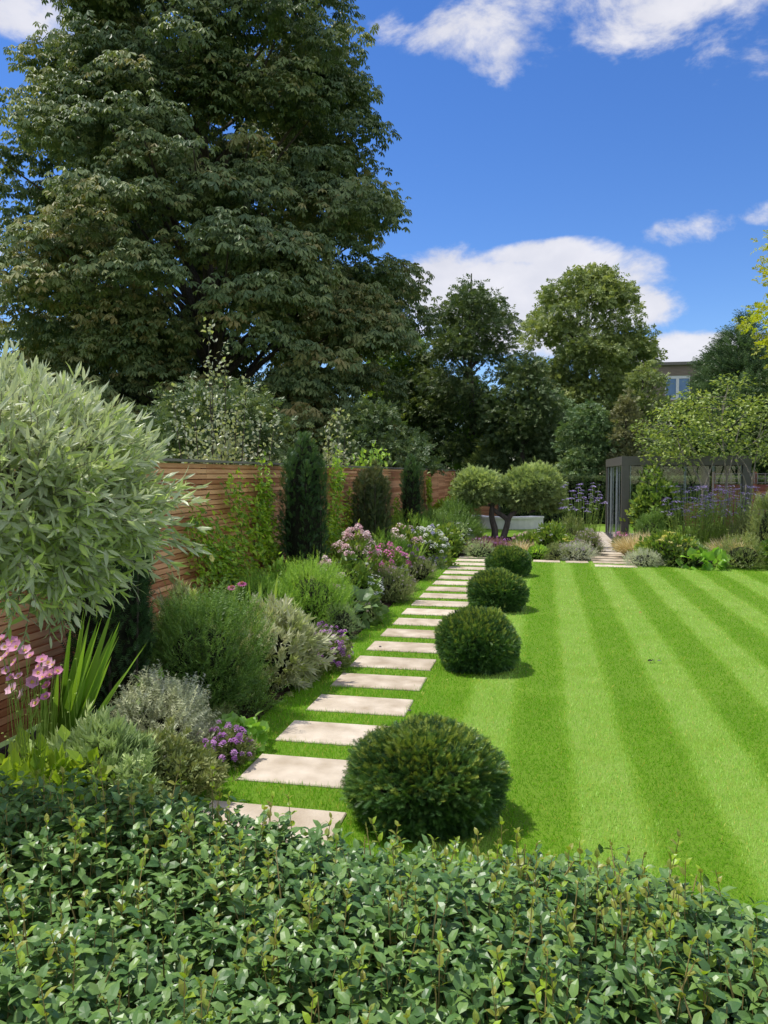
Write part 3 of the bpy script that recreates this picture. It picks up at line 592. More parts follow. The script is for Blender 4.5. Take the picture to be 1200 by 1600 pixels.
tree('dark_shrub', 'very dark low shrub under the chestnut behind the far fence', 'shrub', 590, 27,
     [(640, 40), (690, 90), (740, 100)], 70, .8, 70, T_SPRAY, .34, 'dark_leaf', .1, shell=.3, group='shrubs under the chestnut', limbs=6)
tree('dark_shrub', 'very dark low shrub under the chestnut behind the near fence', 'shrub', 330, 17,
     [(620, 60), (690, 160), (740, 170)], 80, .8, 60, T_SPRAY, .30, 'dark_leaf', .1, shell=.3, group='shrubs under the chestnut', limbs=6)
tree('golden_robinia', 'golden leaved tree reaching in at the right edge', 'tree', 1278, 15,
     [(330, 30), (380, 90), (440, 98), (520, 102), (590, 70)], 70, .45, 46, T_SPRAY, .20, 'gold_leaf', .12, shell=.55, droop=.3, limbs=40)

# clipped hedge at the back ---------------------------------------
def back_hedge():
    r = thing('clipped_hedge', 'dark clipped evergreen hedge across the back lawn', 'hedge', (3, 32.3, 0)); mb = MB()
    x0, x1, y0, y1, h = -1.8, 9, 31.7, 32.5, 1.78
    box(mb, x0+.08, x1-.08, y0+.08, y1-.08, 0, h-.08, 1)
    n = 9000; P = np.stack([RG.uniform(x0, x1, n), np.full(n, y0)+RG.uniform(-.02, .05, n), RG.uniform(.02, h, n)], 1)
    mb.inst(T_SPRAY, P, np.array([0, -.5, .4])+RG.normal(size=(n, 3))*.5, RG.normal(size=(n, 3)), .13*RG.uniform(.7, 1.2, n), RG.uniform(0, .8, n))
    n = 5000; P = np.stack([RG.uniform(x0, x1, n), RG.uniform(y0, y1, n), np.full(n, h)+RG.uniform(-.05, .04, n)], 1)
    mb.inst(T_SPRAY, P, np.array([0, 0, 1])+RG.normal(size=(n, 3))*.6, RG.normal(size=(n, 3)), .13*RG.uniform(.7, 1.2, n), RG.uniform(.3, 1, n))
    mb.build('foliage', ['dark_leaf', 'core'], r)
back_hedge()

# house far behind -------------------------------------------------
def house():
    D = 66; p = W(1062, 740, D); x, y = p[0], p[1]; zt = ztop(D, 572); s = D/1200
    r = thing('house', 'distant brown walled house with a white framed window among the trees', 'house', (x, y, 0)); w0, w1 = x-6, x+7
    wz0, wz1 = ztop(D, 625), ztop(D, 588); wx0, wx1 = x-24*s, x+13*s
    mb = MB()
    for (a, b, c, d_) in ((w0, wx0, 0, zt), (wx1, w1, 0, zt), (wx0, wx1, 0, wz0), (wx0, wx1, wz1, zt)): box(mb, a, b, y, y+6, c, d_)
    mb.build('wall', 'brown_wall', r)
    mb = MB(); box(mb, w0-.3, w1+.3, y-.3, y+6.3, zt, zt+.25); mb.build('roof', 'cap', r)
    mb = MB(); t = .09
    box(mb, wx0, wx0+t, y+.05, y+.15, wz0, wz1); box(mb, wx1-t, wx1, y+.05, y+.15, wz0, wz1); box(mb, wx0+t, wx1-t, y+.05, y+.15, wz1-.25, wz1); box(mb, wx0+t, wx1-t, y+.05, y+.15, wz0, wz0+t)
    xm = (wx0+wx1)/2; box(mb, xm-.12, xm+.12, y+.05, y+.15, wz0+t, wz1-.25)
    f = mb.build('window', 'white_paint', r)
    mb = MB(); box(mb, wx0+t, xm-.12, y+.10, y+.12, wz0+t, wz1-.25); box(mb, xm+.12, wx1-t, y+.10, y+.12, wz0+t, wz1-.25); mb.build('pane', 'window', f)
house()

# ------------------------------------------------------------------ shrubs just behind the fence
def spire_shrub(name, label, px, b, top, spires, mat, size, n_low, r, tm=T_WIDE):
    p, d = bed(px, b); root = thing(name, label, 'shrub', p, 'shrubs looking over the fence'); mb = MB(); st = MB(); h0 = 1.9
    for (sx, sy2, k) in spires:
        q = W(sx, sy2, d+RG.uniform(-.2, .2)); base = np.array([p[0]+(q[0]-p[0])*.35, p[1]+(q[1]-p[1])*.35, .3]); mid = np.array([p[0]+(q[0]-p[0])*.8, p[1]+(q[1]-p[1])*.8, (q[2]+.9)/2])
        pt = spline([base, mid, q], 40); tube(st, pt[::4], np.linspace(.018, .004, len(pt[::4])), 5)
        idx = RG.integers(14, 40, k); P = pt[idx]+RG.normal(size=(k, 3))*.03*(1+.0*idx)[:, None]; sp = (1-idx/40.)*.5+.07
        P += RG.normal(size=(k, 3))*sp[:, None]*.35
        Y = RG.normal(size=(k, 3))*.8+np.array([0, 0, .35]); mb.inst(tm, P, Y, RG.normal(size=(k, 3))+np.array([0, 0, .8]), size*RG.uniform(.7, 1.2, k), RG.uniform(0, 1, k))
    foliage(mb, (p[0], p[1], h0), (r, r, top-h0), n_low, tm, size, .4, zmin=-.6, amp=.25, inner=.2, jit=.7)
    mb.build('foliage', mat, root); st.build('branches', 'bark', root); return root
spire_shrub('variegated_shrub', 'tall pale variegated shrub with upright spires above the near fence', 345, -5.1, 3.0,
    [(325, 500, 110), (352, 540, 110), (385, 590, 90), (300, 590, 80), (330, 560, 100), (432, 645, 50), (268, 600, 50), (370, 620, 90), (410, 640, 60), (285, 640, 60), (345, 640, 80)], 'variegated', .075, 900, .75)
spire_shrub('variegated_shrub', 'smaller pale variegated shrub above the fence beside the tallest yew column', 522, -4.6, 2.8,
    [(528, 632, 70), (540, 650, 70), (512, 660, 60), (550, 690, 40)], 'variegated', .10, 260, .42)
spire_shrub('laurel_shrub', 'glossy laurel shoots poking above the fence over the brownish yew column', 580, -4.35, 2.5,
    [(585, 697, 40), (552, 712, 34), (570, 708, 30), (604, 712, 30), (595, 700, 30)], 'laurel', .17, 120, .4, T_LEAF)

# ------------------------------------------------------------------ yew columns
def yew_column(label, px, b, top, wpx, mat, thin=False, n=5200):
    p, d = bed(px, b); h = ztop(d, top)*1.05; r = wpx/2400*d*1.06; root = thing('yew_column', label, 'yew', p, 'upright yew columns against the fence'); mb = MB(); st = MB()
    ns = 15
    for i in range(ns):
        a = 2.4*i; q = math.sqrt((i+.5)/ns); bx, by = p[0]+q*r*.62*cos(a), p[1]+q*r*.62*sin(a); tx, ty = p[0]+q*r*.80*cos(a), p[1]+q*r*.80*sin(a)
        hh = h*(1-.13*q-RG.uniform(0, .12)); pts = spline([(bx, by, 0), ((bx+tx)/2*1+RG.normal()*.01, (by+ty)/2+RG.normal()*.01, hh*.5), (tx, ty, hh)], 30)
        tube(st, pts[::5], np.linspace(.014, .005, 6), 5)
        m = n//ns; t = RG.uniform(.04 if not thin else .10, 1, m)**.85; P = np.stack([np.interp(t*29, np.arange(30), pts[:, j]) for j in range(3)], 1)
        aa = RG.uniform(0, 2*pi, m); rad = r*(.27 if not thin else .21)*np.sqrt(1.02-t**5)*RG.uniform(.3, 1.1, m); P[:, 0] += rad*np.cos(aa); P[:, 1] += rad*np.sin(aa)
        Y = np.stack([np.cos(aa)*.55, np.sin(aa)*.55, np.ones(m)*.9], 1)+RG.normal(size=(m, 3))*.25
        mb.inst(T_YEWF, P, Y, RG.normal(size=(m, 3)), (.085 if d < 12 else .11)*RG.uniform(.7, 1.2, m), np.clip(RG.uniform(0, .7, m)+.35*(t > .85), 0, 1))
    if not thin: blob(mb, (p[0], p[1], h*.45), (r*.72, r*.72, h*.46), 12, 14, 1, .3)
    mb.build('foliage', [mat, 'core'], root); st.build('stems', 'bark', root)
yew_column('near dark yew column half hidden below the big olive crown', 172, -3.25, 700, 138, 'yew_column', n=9000)
yew_column('tallest dark yew column in the middle of the fence', 475, -3.3, 672, 76, 'yew_column', n=9000)
yew_column('thin sparse brownish yew column between two green ones', 581, -3.3, 722, 62, 'yew_red', True, 5400)
yew_column('farthest slim dark yew column on the fence', 643, -3.3, 714, 36, 'yew_column', n=4200)

# ------------------------------------------------------------------ clipped yew balls
def yew_ball():
    R = np.array([.47, .47, .40]); c = np.array([0, 0, .25]); root = thing('yew_ball', '', 'topiary', (0, 0, 0), 'clipped yew balls beside the stepping stones'); mb = MB()
    n = 13000; d = sph(n, -.62, 1); b = bump(d, .045, 5)
    sq = 1/np.power(np.abs(d[:, 0])**2.2+np.abs(d[:, 1])**2.2+np.abs(d[:, 2])**2.2, 1/2.2)*.97
    P = c+d*R*(RG.uniform(.84, 1.0, n)*b*sq)[:, None]; P[:, 2] = np.maximum(P[:, 2], .02)
    Y = d+np.array([0, 0, .35])+RG.normal(size=(n, 3))*.5
    tip = RG.uniform(0, 1, n) < np.clip((d[:, 2]-.1)*.6+.03*np.sin(d[:, 0]*9+d[:, 1]*7), .015, .5)
    T = np.where(tip, RG.uniform(.75, 1, n), RG.uniform(.0, .62, n)+.14*(b-1)/.045*.5); mb.inst(T_YEW, P, Y, RG.normal(size=(n, 3)), .074*RG.uniform(.6, 1.2, n), np.clip(T, 0, 1))
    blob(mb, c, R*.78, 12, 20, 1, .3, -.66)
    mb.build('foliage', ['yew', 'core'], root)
    mb = MB(); tube(mb, [(0, 0, -.02), (0, 0, .12)], .03, 7); mb.build('stem', 'bark', root); return root
yb = yew_ball()
BL = [(4.40, .94, .80, 'nearest large yew ball just behind the foreground hedge'), (7.9, .84, .92, 'second nearest yew ball, rounded with golden tips, beside the stepping stones'),
      (11.4, .88, .88, 'third yew ball away, beside the middle of the stepping stones'), (15.2, .87, .88, 'farthest yew ball at the far end of the stepping stones')]
for i, (a, s, sz, lab) in enumerate(BL):
    o = yb if i == 0 else dup(yb, (0, 0, 0)); o.location = (-.66, a, 0); o.rotation_euler = (0, 0, i*1.7); o.scale = (s, s, sz); o['label'] = lab

# ------------------------------------------------------------------ foreground hedge
def front_hedge():
    root = thing('laurel_hedge', 'broad clipped hedge of small glossy leaves across the foreground', 'hedge', (-.4, 1.5, 0)); x0, x1, y0, y1, z = -3.2, 1.25, .95, 2.0, 1.04
    mb = MB(); st = MB(); ns = 6400
    def hz(x, y): return z+.022*np.sin(x*4+1.3*np.sin(y*5))+.018*np.sin(y*9+x*2.2)-.06*np.clip((y-ye(x)+.18)/.18, 0, 1)**2+.03*np.clip((-.4-x)/.8, 0, 1)
    def ye(x): return 2.06-.55*np.maximum(0, x-.15)-.5*np.maximum(0, x-.5)**2+0*np.asarray(x)
    X = RG.uniform(x0, x1, ns); Yp = RG.uniform(0, 1, ns)*(ye(X)-y0)+y0; new = RG.uniform(0, 1, ns) < (.085+.06*np.sin(X*7)*np.sin(Yp*9)); H = hz(X, Yp)+RG.normal(0, .022, ns)+np.where(new, RG.uniform(.02, .085, ns), -RG.uniform(0, .05, ns))
    a0 = RG.uniform(0, 2*pi, ns); ln = np.stack([RG.normal(0, .16, ns), RG.normal(0, .16, ns), np.ones(ns)], 1); ln = nrm(ln)
    for j in range(6):
        gap = .019+.004*j
        B = np.stack([X, Yp, H], 1)-ln*(j*gap)[:, None] if np.ndim(gap) else np.stack([X, Yp, H], 1)-ln*(j*gap)
        for s in (0, pi):
            aa = a0+j*1.571+s+RG.normal(0, .25, ns); el = np.clip(np.where(new, .9, .46)-.14*j+RG.normal(0, .25, ns), -.3, 1.4)
            D = np.stack([np.cos(aa)*np.cos(el), np.sin(aa)*np.cos(el), np.sin(el)], 1); N = np.stack([-np.cos(aa)*np.sin(el), -np.sin(aa)*np.sin(el), np.cos(el)], 1)+RG.normal(size=(ns, 3))*.25
            sz = np.where(new, .021+.0035*j, .0345+.0035*min(j, 3))*RG.uniform(.75, 1.2, ns); young = new & (j < 4)
            for m, msk in ((0, ~young), (1, young)):
                mb.inst(T_HEDGE, B[msk], D[msk], N[msk], sz[msk], RG.uniform(0, 1, msk.sum()), m)
    # far face of the hedge
    n2 = 4200; P = np.stack([RG.uniform(x0, x1, n2), RG.uniform(-.05, .03, n2), RG.uniform(.05, z-.05, n2)], 1); P[:, 1] += ye(P[:, 0])
    mb.inst(T_HEDGE, P, np.array([0, .7, .3])+RG.normal(size=(n2, 3))*.5, np.array([0, .4, .8])+RG.normal(size=(n2, 3))*.4, .038*RG.uniform(.7, 1.2, n2), RG.uniform(0, 1, n2), 0)
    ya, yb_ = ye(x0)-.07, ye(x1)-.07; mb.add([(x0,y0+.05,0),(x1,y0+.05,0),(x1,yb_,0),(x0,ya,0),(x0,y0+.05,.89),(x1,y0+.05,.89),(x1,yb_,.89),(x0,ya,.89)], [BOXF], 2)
    st.inst(T_STEM, np.stack([X, Yp, H], 1)-ln*.16, ln, RG.normal(size=(ns, 3)), np.column_stack([np.full(ns, .0016), np.where(new, .17, .15), np.full(ns, .0016)]), .5)
    # bare orange-brown twigs sticking up, most on the right
    nt_ = 300; tx = np.concatenate([RG.uniform(-2, 1.1, nt_//2), RG.uniform(-.1, 1.1, nt_-nt_//2)]); ty = 1.0+RG.uniform(0, 1, nt_)*(ye(tx)-1.02)
    tp = np.stack([tx, ty, hz(tx, ty)-.05], 1); td = np.stack([RG.normal(0, .2, nt_), RG.normal(0, .2, nt_), np.ones(nt_)], 1); tl = RG.uniform(.05, .12, nt_)
    st.inst(T_STEM, tp, td, RG.normal(size=(nt_, 3)), np.stack([np.full(nt_, .0022), tl, np.full(nt_, .0022)], 1), .5)
    tipp = tp+nrm(td)*tl[:, None]
    for s in range(4):
        mb.inst(T_LEAF, tipp-nrm(td)*(.006*s), td*.7+RG.normal(size=(nt_, 3))*.5, RG.normal(size=(nt_, 3)), .011*RG.uniform(.6, 1.4, nt_), RG.uniform(.5, 1, nt_), 1)
    mb.build('foliage', ['hedge', 'hedge_new', 'core'], root); st.build('twigs', 'twig', root)
front_hedge()

# ------------------------------------------------------------------ big olive at the left edge
def near_olive():
    d = 2.72; c = W(-22, 764, d); R = np.array([.645, .645, .43]); root = thing('olive_tree', 'silvery olive tree with a clipped round crown at the left edge', 'olive tree', (c[0], c[1], 0)); mb = MB(); st = MB()
    n = 1400; dv = sph(n, -.95, 1); b = bump(dv, .10, 4); B = c+dv*R*(.62*b)[:, None]
    D = nrm(dv*np.array([1, 1, .9])+np.array([0, 0, .6])+RG.normal(size=(n, 3))*.46); D[:, 2] -= .6*np.clip(-dv[:, 2], 0, 1); D = nrm(D); L = .22*RG.uniform(.75, 1.25, n)*b
    st.inst(T_STEM, B, D, RG.normal(size=(n, 3)), np.stack([np.full(n, .0018), L, np.full(n, .0018)], 1), .5)
    sidev = nrm(np.cross(D, RG.normal(size=(n, 3)))); s2 = np.cross(D, sidev)
    for j in range(9):
        t = .12+j*.105
        for s in (-1, 1):
            an = j*1.571*.9; sv = (sidev*cos(an)+s2*sin(an))*s; P = B+D*(L*t)[:, None]; Yv = D*(.55+.5*t)+sv*(.85-.3*t)+RG.normal(size=(n, 3))*.36
            mb.inst(T_OLIVE, P, Yv, D*.6-sv*.4+RG.normal(size=(n, 3))*.35, .084*RG.uniform(.5, 1.2, n)*(1-.25*t), np.clip(RG.uniform(0, 1, n)*.85+.15*(dv[:, 2]), 0, 1))
    mb.inst(T_OLIVE, B+D*L[:, None], D, RG.normal(size=(n, 3)), .055*RG.uniform(.7, 1.2, n), RG.uniform(.4, 1, n))
    mb.build('crown', 'olive', root); st.build('twigs', 'grey_bark', root)
    mb = MB(); tube(mb, spline([(c[0]-.22, c[1]+.1, -.05), (c[0]-.17, c[1]+.06, .7), (c[0]-.13, c[1], 1.3), (c[0], c[1], c[2]-.1)], 12), np.linspace(.06, .04, 12), 9)
    for i in range(14):
        v = sph(1, -.2, .9)[0]; tube(mb, spline([(c[0], c[1], c[2]-.25), c+v*R*.3, c+v*R*.68], 6), np.linspace(.022, .005, 6), 5)
    mb.build('trunk', 'olive_bark', root)
near_olive()

# ------------------------------------------------------------------ climbers on the fence
def climber(label, pts, width, n, mat='climber', size=.065, flower=None, tm=T_LEAF):
    """pts: outline of the main shoots, as places on the fence face"""
    x = -3.80; base = None; mb = MB(); st = MB(); all_ = []
    for path in pts:
        q = []
        for (px, py) in path:
            r = ray(px, py); s = x/r[0]; q.append(np.array([x, r[1]*s, CAMH+r[2]*s]))
        q = np.array(q); sp = spline(q, 24); sp[:, 0] += RG.uniform(0, .03, 24); tube(st, sp, np.linspace(.007, .003, 24), 5); all_.append(sp)
        m = int(n/len(pts)); t = RG.uniform(0, 23, m); P = np.stack([np.interp(t, np.arange(24), sp[:, j]) for j in range(3)], 1)
        P += np.stack([RG.uniform(0, .13, m), RG.normal(0, width*.5, m), RG.normal(0, width*.5, m)], 1); P[:, 2] = np.maximum(P[:, 2], .03)
        Y = np.stack([RG.uniform(.1, .9, m), RG.normal(0, .6, m), RG.normal(-.25, .5, m)], 1); N = np.stack([RG.uniform(.3, 1, m), RG.normal(0, .4, m), RG.uniform(.2, 1, m)], 1)
        mb.inst(tm, P, Y, N, size*RG.uniform(.6, 1.25, m), RG.uniform(0, 1, m))
    b0 = all_[0][0]; root = thing('climbing_plant', label, 'climber', (x+.05, b0[1], 0), 'climbers trained on the fence')
    mb.build('foliage', mat, root); st.build('stems', 'bark', root)
    if flower:
        for (px, py) in flower:
            r = ray(px, py); s = (x+.16)/r[0]; p = np.array([x+.16, r[1]*s, CAMH+r[2]*s]); fb = MB(); fb.inst(T_ANEM, [p], [(1, -.3, .35)], [(0, 1, .2)], .10, .9); fb.build('flower', 'yellow', root)
climber('leafy climber with one pale yellow flower, left of the tallest yew column', [[(395, 960), (380, 880), (372, 810), (348, 760)], [(410, 950), (420, 880), (428, 820)], [(425, 940), (410, 860), (388, 800)], [(350, 950), (338, 890), (322, 830)], [(395, 860), (404, 800), (400, 745)], [(335, 940), (305, 870), (298, 810)], [(380, 950), (360, 900), (350, 850)]], .36, 4200, size=.08, flower=[(329, 873)])
climber('dense climber between tallest yew column and the brownish one', [[(520, 900), (522, 830), (520, 760), (518, 735)], [(540, 890), (545, 830), (540, 780)], [(510, 880), (512, 800)], [(530, 900), (550, 850), (556, 800)]], .46, 3400, size=.085)
climber('climber between the brownish yew column and the farthest one', [[(612, 870), (614, 830), (612, 790)], [(622, 865), (626, 825), (622, 800)]], .3, 900, size=.11)
climber('bright lime climber just right of the farthest yew column', [[(668, 835), (666, 790), (664, 750)]], .24, 700, 'lime_leaf', .12)
climber('lime green climber at the far end of the fence', [[(700, 830), (702, 790), (703, 760)], [(690, 830), (688, 800)]], .5, 900, 'lime_leaf', .14)

# ------------------------------------------------------------------ left border, near to far
def anemone(label, pos, h, n, group=None):
    root = thing('anemone', label, 'flowering plant', pos); mb = MB(); st = MB()
    foliage(mb, (pos[0], pos[1], .22), (.36, .36, .30), 420, T_WIDE, .10, .3, zmin=-.4, inner=.3, jit=.6, face='up'); mb.build('foliage', 'lime_leaf', root)
    heads_ = []
    for (px, py) in n:
        d = depth(pos)+RG.uniform(-.15, .15); p = W(px, py, d); b = np.array([pos[0]+RG.normal()*.06, pos[1]+RG.normal()*.06, .2]); tube(st, spline([b, (b+p)/2+RG.normal(size=3)*.03, p], 8), .0022, 4)
        fb = MB(); Yv = nrm(np.array([RG.normal(0, .5)-.1, -.6, .8+RG.normal()*.3])); fb.inst(T_ANEM, [p], [Yv], [RG.normal(size=3)], .078*RG.uniform(.75, 1.2), RG.uniform(0, 1)); fb.inst(t_umbel(12, 9, 1., .5), [p+Yv*.004], [Yv], [(0, 1, .3)], .018, .5, 1); fb.build('flower', ['pink', 'yellow_centre'], root)
    k = 46; q = pos+np.stack([RG.normal(0, .12, k), RG.normal(0, .12, k), RG.uniform(.55, h, k)], 1); st.inst(T_BALL, q, (0, 0, 1), RG.normal(size=(k, 3)), .012, 1.); st.inst(T_STEM, q-np.array([0, 0, .3]), np.array([0, 0, 1])+RG.normal(size=(k, 3))*.06, RG.normal(size=(k, 3)), np.stack([np.full(k, .0015), np.full(k, .3), np.full(k, .0015)], 1), .8)
    st.build('stems', 'green_stem', root)
P0, d0 = bed(38, -2.65)
anemone('pink Japanese anemone in flower at the lower left edge', P0, 1.0, [(8, 1012), (20, 1004), (14, 1022), (40, 1018), (66, 1032), (76, 1036), (84, 1040), (60, 1052), (68, 1060), (74, 1072), (18, 1060), (30, 1058), (56, 1100), (2, 1000), (70, 1048), (36, 1085), (26, 1012), (48, 1026), (5, 1030), (24, 1036), (78, 1056), (62, 1042), (50, 1066), (10, 1048), (90, 1050), (72, 1090), (20, 1078)])
P0, d0 = bed(80, -3.2)
sw = clump('sword_leaf_plant', 'fan of long sword shaped leaves leaning right beside the pink anemone', 'plant', P0, 38, 1.25, .06, 'sword', .26, (.34, -.1), .05, .07, taper=.9, tint=(0, .55))
mb = MB(); B = np.repeat(P0[None], 4, 0)+RG.normal(size=(4, 3))*.03; B[:, 2] = .1
ribbons(mb, B, np.array([(.9, -.2, .9), (1, -.3, .75), (.8, -.1, 1.1), (1, -.4, .4)]), [.95, .85, .9, .7], .035, [.75, .8, .9, .4], 12, 0, .8, side=np.tile((.1, .9, .1), (4, 1))); mb.build('arching_leaf', 'sword', sw)
p, d = bed(250, -2.62); r = 80/1200*d
o = mound('santolina', 'silver grey feathery santolina mound below the dark feathery bush', 'shrub', p, d, r, .46, T_NEEDLE, .14, 1500, 'silver', .9, core=.64, amp=.2, jit=.5)
p, d = bed(150, -2.55)
mound('curry_plant', 'grey green needle leaved curry plant at lower left', 'shrub', p, d, .27, .46, T_WHORL, .15, 800, 'grey_green', 1., core=.6)
p, d = bed(225, -2.35)
mound('oregano', 'low dull green oregano with dark seed heads in front of the silver mound', 'herb', p, d, .34, .30, T_WHORLW, .09, 900, 'dull', .7, core=.6)
p, d = bed(8, -2.5)
mound('lime_shrub', 'low yellow green leafy plant at the left edge behind the hedge', 'shrub', p, d, .24, .42, T_WIDE, .075, 600, 'lime_leaf', .5, core=.6, face='up')
p, d = bed(345, -2.14)
o = mound('purple_oregano', 'purple flowering oregano spilling beside the second stepping stone', 'flowering plant', p, d, .17, .2, T_WHORLW, .06, 420, 'dull', .6, core=.5)
heads(o, 58, T_BALL, .045, 'purple', rise=.07, stem=.12, zmin=-.1)
p, d = bed(370, -2.16)
mound('ladys_mantle', 'small round bright green scalloped leaf plant at the bed edge', 'plant', p, d, .17, .19, T_ROUND, .085, 120, 'big_leaf', .25, core=.4, face='up', jit=.5)
p, d = bed(312, -2.75)
mound('feathery_bush', 'large dark green feathery bush in front of the near fence', 'shrub', p, d, .42, .92, T_FEATHER, .17, 3600, 'feather', 1.1, core=.68, amp=.2, jit=.5)
p, d = bed(424, -2.48)
mound('cream_sage', 'cream variegated sage mound beside the path', 'shrub', p, d, .32, .68, T_WHORL, .17, 900, 'cream', .6, core=.62, amp=.2, jit=.55)
p, d = bed(286, -3.25)
mound('cream_sage', 'cream variegated sage stems rising behind the dark feathery bush', 'shrub', p, d, .24, 1.0, T_WHORL, .15, 320, 'cream', .9, core=.5, amp=.2)
p, d = bed(498, -2.25)
o = mound('purple_verbena', 'purple flowering plant spilling over the grass beside cream sage', 'flowering plant', p, d, .30, .34, T_WHORLW, .08, 620, 'dull', .6, core=.6)
heads(o, 95, T_BALL, .05, 'purple', rise=.1, stem=.15, zmin=-.2)
p, d = bed(540, -2.2)
mound('ladys_mantle', 'second pale green scalloped leaf plant beside the purple flowers', 'plant', bed(522, -2.2)[0], d, .14, .2, T_ROUND, .08, 80, 'big_leaf', .25, core=.4, face='up', jit=.5)
p, d = bed(405, -2.95)
clump('iris', 'upright iris leaves below the leafy climber', 'plant', p, 34, 1.0, .035, 'sword', .42, (.02, 0), .08, .16)
p, d = bed(462, -2.6)
o = clump('blue_grass', 'tuft of fine grey green grass leaning toward the path', 'grass', p, 420, .62, .006, 'grey_grass', .9, (.12, -.1), .45, .1)
p, d = bed(482, -2.85)
mound('green_bush', 'bright fluffy green bush beneath the tallest yew column', 'shrub', p, d, .46, .84, T_FEATHER, .13, 3000, 'soft_green', .9, core=.72, amp=.1)
p, d = bed(405, -3.3)
mound('green_bush', 'fluffy green bush behind the iris leaves by the fence', 'shrub', p, d, .42, .78, T_FEATHER, .14, 2000, 'soft_green', .9, core=.72)
p, d = bed(533, -2.38)
mound('grey_bun', 'low olive grey rounded bun at the bed edge', 'shrub', p, d, .18, .42, T_FEATHER, .07, 900, 'grey_green', .6, core=.75)
def echinacea(label, base, spots, mat, size=.1, group=None):
    root = thing('coneflower', label, 'flowering plant', base, group); 
    for (px, py) in spots:
        st = MB()
        dd = depth(base); q = W(px, py, dd); b = np.array([base[0]+RG.normal()*.03, base[1]+RG.normal()*.03, 0]); tube(st, spline([b, (b*.4+q*.6)+RG.normal(size=3)*.02, q], 8), .004, 5); st.build('stem', 'green_stem', root)
        fb = MB(); Yv = nrm(np.array([.15, -.35, 1.])); fb.inst(T_DAISY, [q], [Yv], [(1, 0, 0)], size, RG.uniform(.2, .7)); fb.inst(t_umbel(26, 9, 1.3, .4), [q-Yv*.004], [Yv], [(1, 0, 0)], size*.36, .5, 1); fb.build('flower', [mat, 'cone'], root)
    st = MB(); k = 26; P = base+np.stack([RG.normal(0, .05, k), RG.normal(0, .05, k), RG.uniform(.05, .5, k)], 1); st.inst(T_LEAF, P, RG.normal(size=(k, 3))+np.array([0, 0, .5]), RG.normal(size=(k, 3))+np.array([0, 0, 1]), .12, .4); st.build('leaves', 'soft_green', root)
echinacea('pink coneflower standing above the iris leaves near the fence', bed(378, -2.85)[0], [(378, 912), (362, 918)], 'hot_pink', .11)
echinacea('reddish coneflower beside the iris leaves', bed(404, -2.6)[0], [(402, 963), (414, 975)], 'red', .07)
echinacea('single small red flower on a thin stem over the dark feathery bush', bed(238, -2.75)[0], [(245, 1062)], 'red', .055)
p, d = bed(546, -2.68)
o = mound('hydrangea', 'broad leaved plant with small white flowers in the middle of the border', 'flowering plant', p, d, .42, .72, T_WIDE, .12, 1000, 'mid_leaf', .3, core=.68, face='up')
heads(o, 40, T_FLAT, .09, 'white_petal', rise=.05, stem=.1, zmin=0)
p, d = bed(556, -2.85)
o = mound('astilbe', 'pale pink plumed flowers above the white flowered plant', 'flowering plant', p, d, .34, .98, T_WIDE, .1, 600, 'mid_leaf', .5, core=.6, face='up')
heads(o, 60, T_BALL, .11, 'pale_pink', rise=.14, stem=.2, zmin=.35)
p, d = bed(532, -2.42); mound('hosta', 'large blue green leaves low at the bed edge below the white flowers', 'plant', bed(556, -2.42)[0], d, .24, .42, T_ROUND, .16, 110, 'blue_leaf', .2, core=.5, face='up', jit=.5)
p, d = bed(603, -2.42)
o = mound('lavender', 'grey lavender mound at the path edge with mauve spikes', 'flowering plant', p, d, .42, .50, T_FEATHER, .12, 1800, 'dull', .9, core=.7)
heads(o, 120, T_BALL, .028, 'mauve', rise=.08, stem=.14, zmin=.0)
p, d = bed(603, -2.66)
o = mound('phlox', 'hot pink phlox clusters behind the grey lavender', 'flowering plant', p, d, .36, .66, T_LEAF, .1, 700, 'mid_leaf', .5, core=.65)
heads(o, 40, T_BALL, .14, 'hot_pink', rise=.06, stem=.15, zmin=.15)
p, d = bed(638, -2.55)
o = mound('purple_verbena', 'purple flower clusters right of the hot pink phlox', 'flowering plant', p, d, .28, .52, T_LEAF, .08, 500, 'mid_leaf', .5, core=.65)
heads(o, 24, T_BALL, .085, 'purple', rise=.08, stem=.15, zmin=.15)
p, d = bed(566, -3.15)
mound('green_bush', 'dark green mound at the foot of the brownish yew column', 'shrub', p, d, .50, .74, T_FEATHER, .17, 1800, 'feather', .8, core=.72)
p, d = bed(606, -2.95)
mound('green_bush', 'soft green mound left of the crocosmia leaves', 'shrub', p, d, .46, .72, T_FEATHER, .17, 1800, 'soft_green', .8, core=.72)
p, d = bed(634, -2.62)
clump('crocosmia', 'upright crocosmia leaves between the soft green mound and white phlox', 'plant', p, 40, .85, .035, 'sword', .5, (.12, 0), .1, .14)
p, d = bed(630, -2.85)
o = mound('phlox', 'pale pink phlox heads behind the crocosmia leaves', 'flowering plant', p, d, .36, .78, T_LEAF, .12, 600, 'mid_leaf', .5, core=.65)
heads(o, 26, T_BALL, .15, 'pale_pink', rise=.1, stem=.2, zmin=.4)
p, d = bed(664, -2.5)
o = mound('phlox', 'white phlox at the path edge past the crocosmia', 'flowering plant', p, d, .44, .72, T_LEAF, .11, 1000, 'mid_leaf', .5, core=.68)
heads(o, 56, T_BALL, .12, 'white_petal', rise=.12, stem=.2, zmin=.0)
heads(o, 10, T_BALL, .11, 'violet', rise=.1, stem=.2, zmin=.1, part='violet_flowers')
p, d = bed(662, -2.36)
o = mound('catmint', 'grey mauve catmint spilling in front of the white phlox', 'flowering plant', bed(650, -2.36)[0], d, .36, .36, T_FEATHER, .11, 900, 'dull', .8, core=.7)
heads(o, 60, T_BALL, .035, 'mauve', rise=.08, stem=.14, zmin=.0)
p, d = bed(648, -3.2)
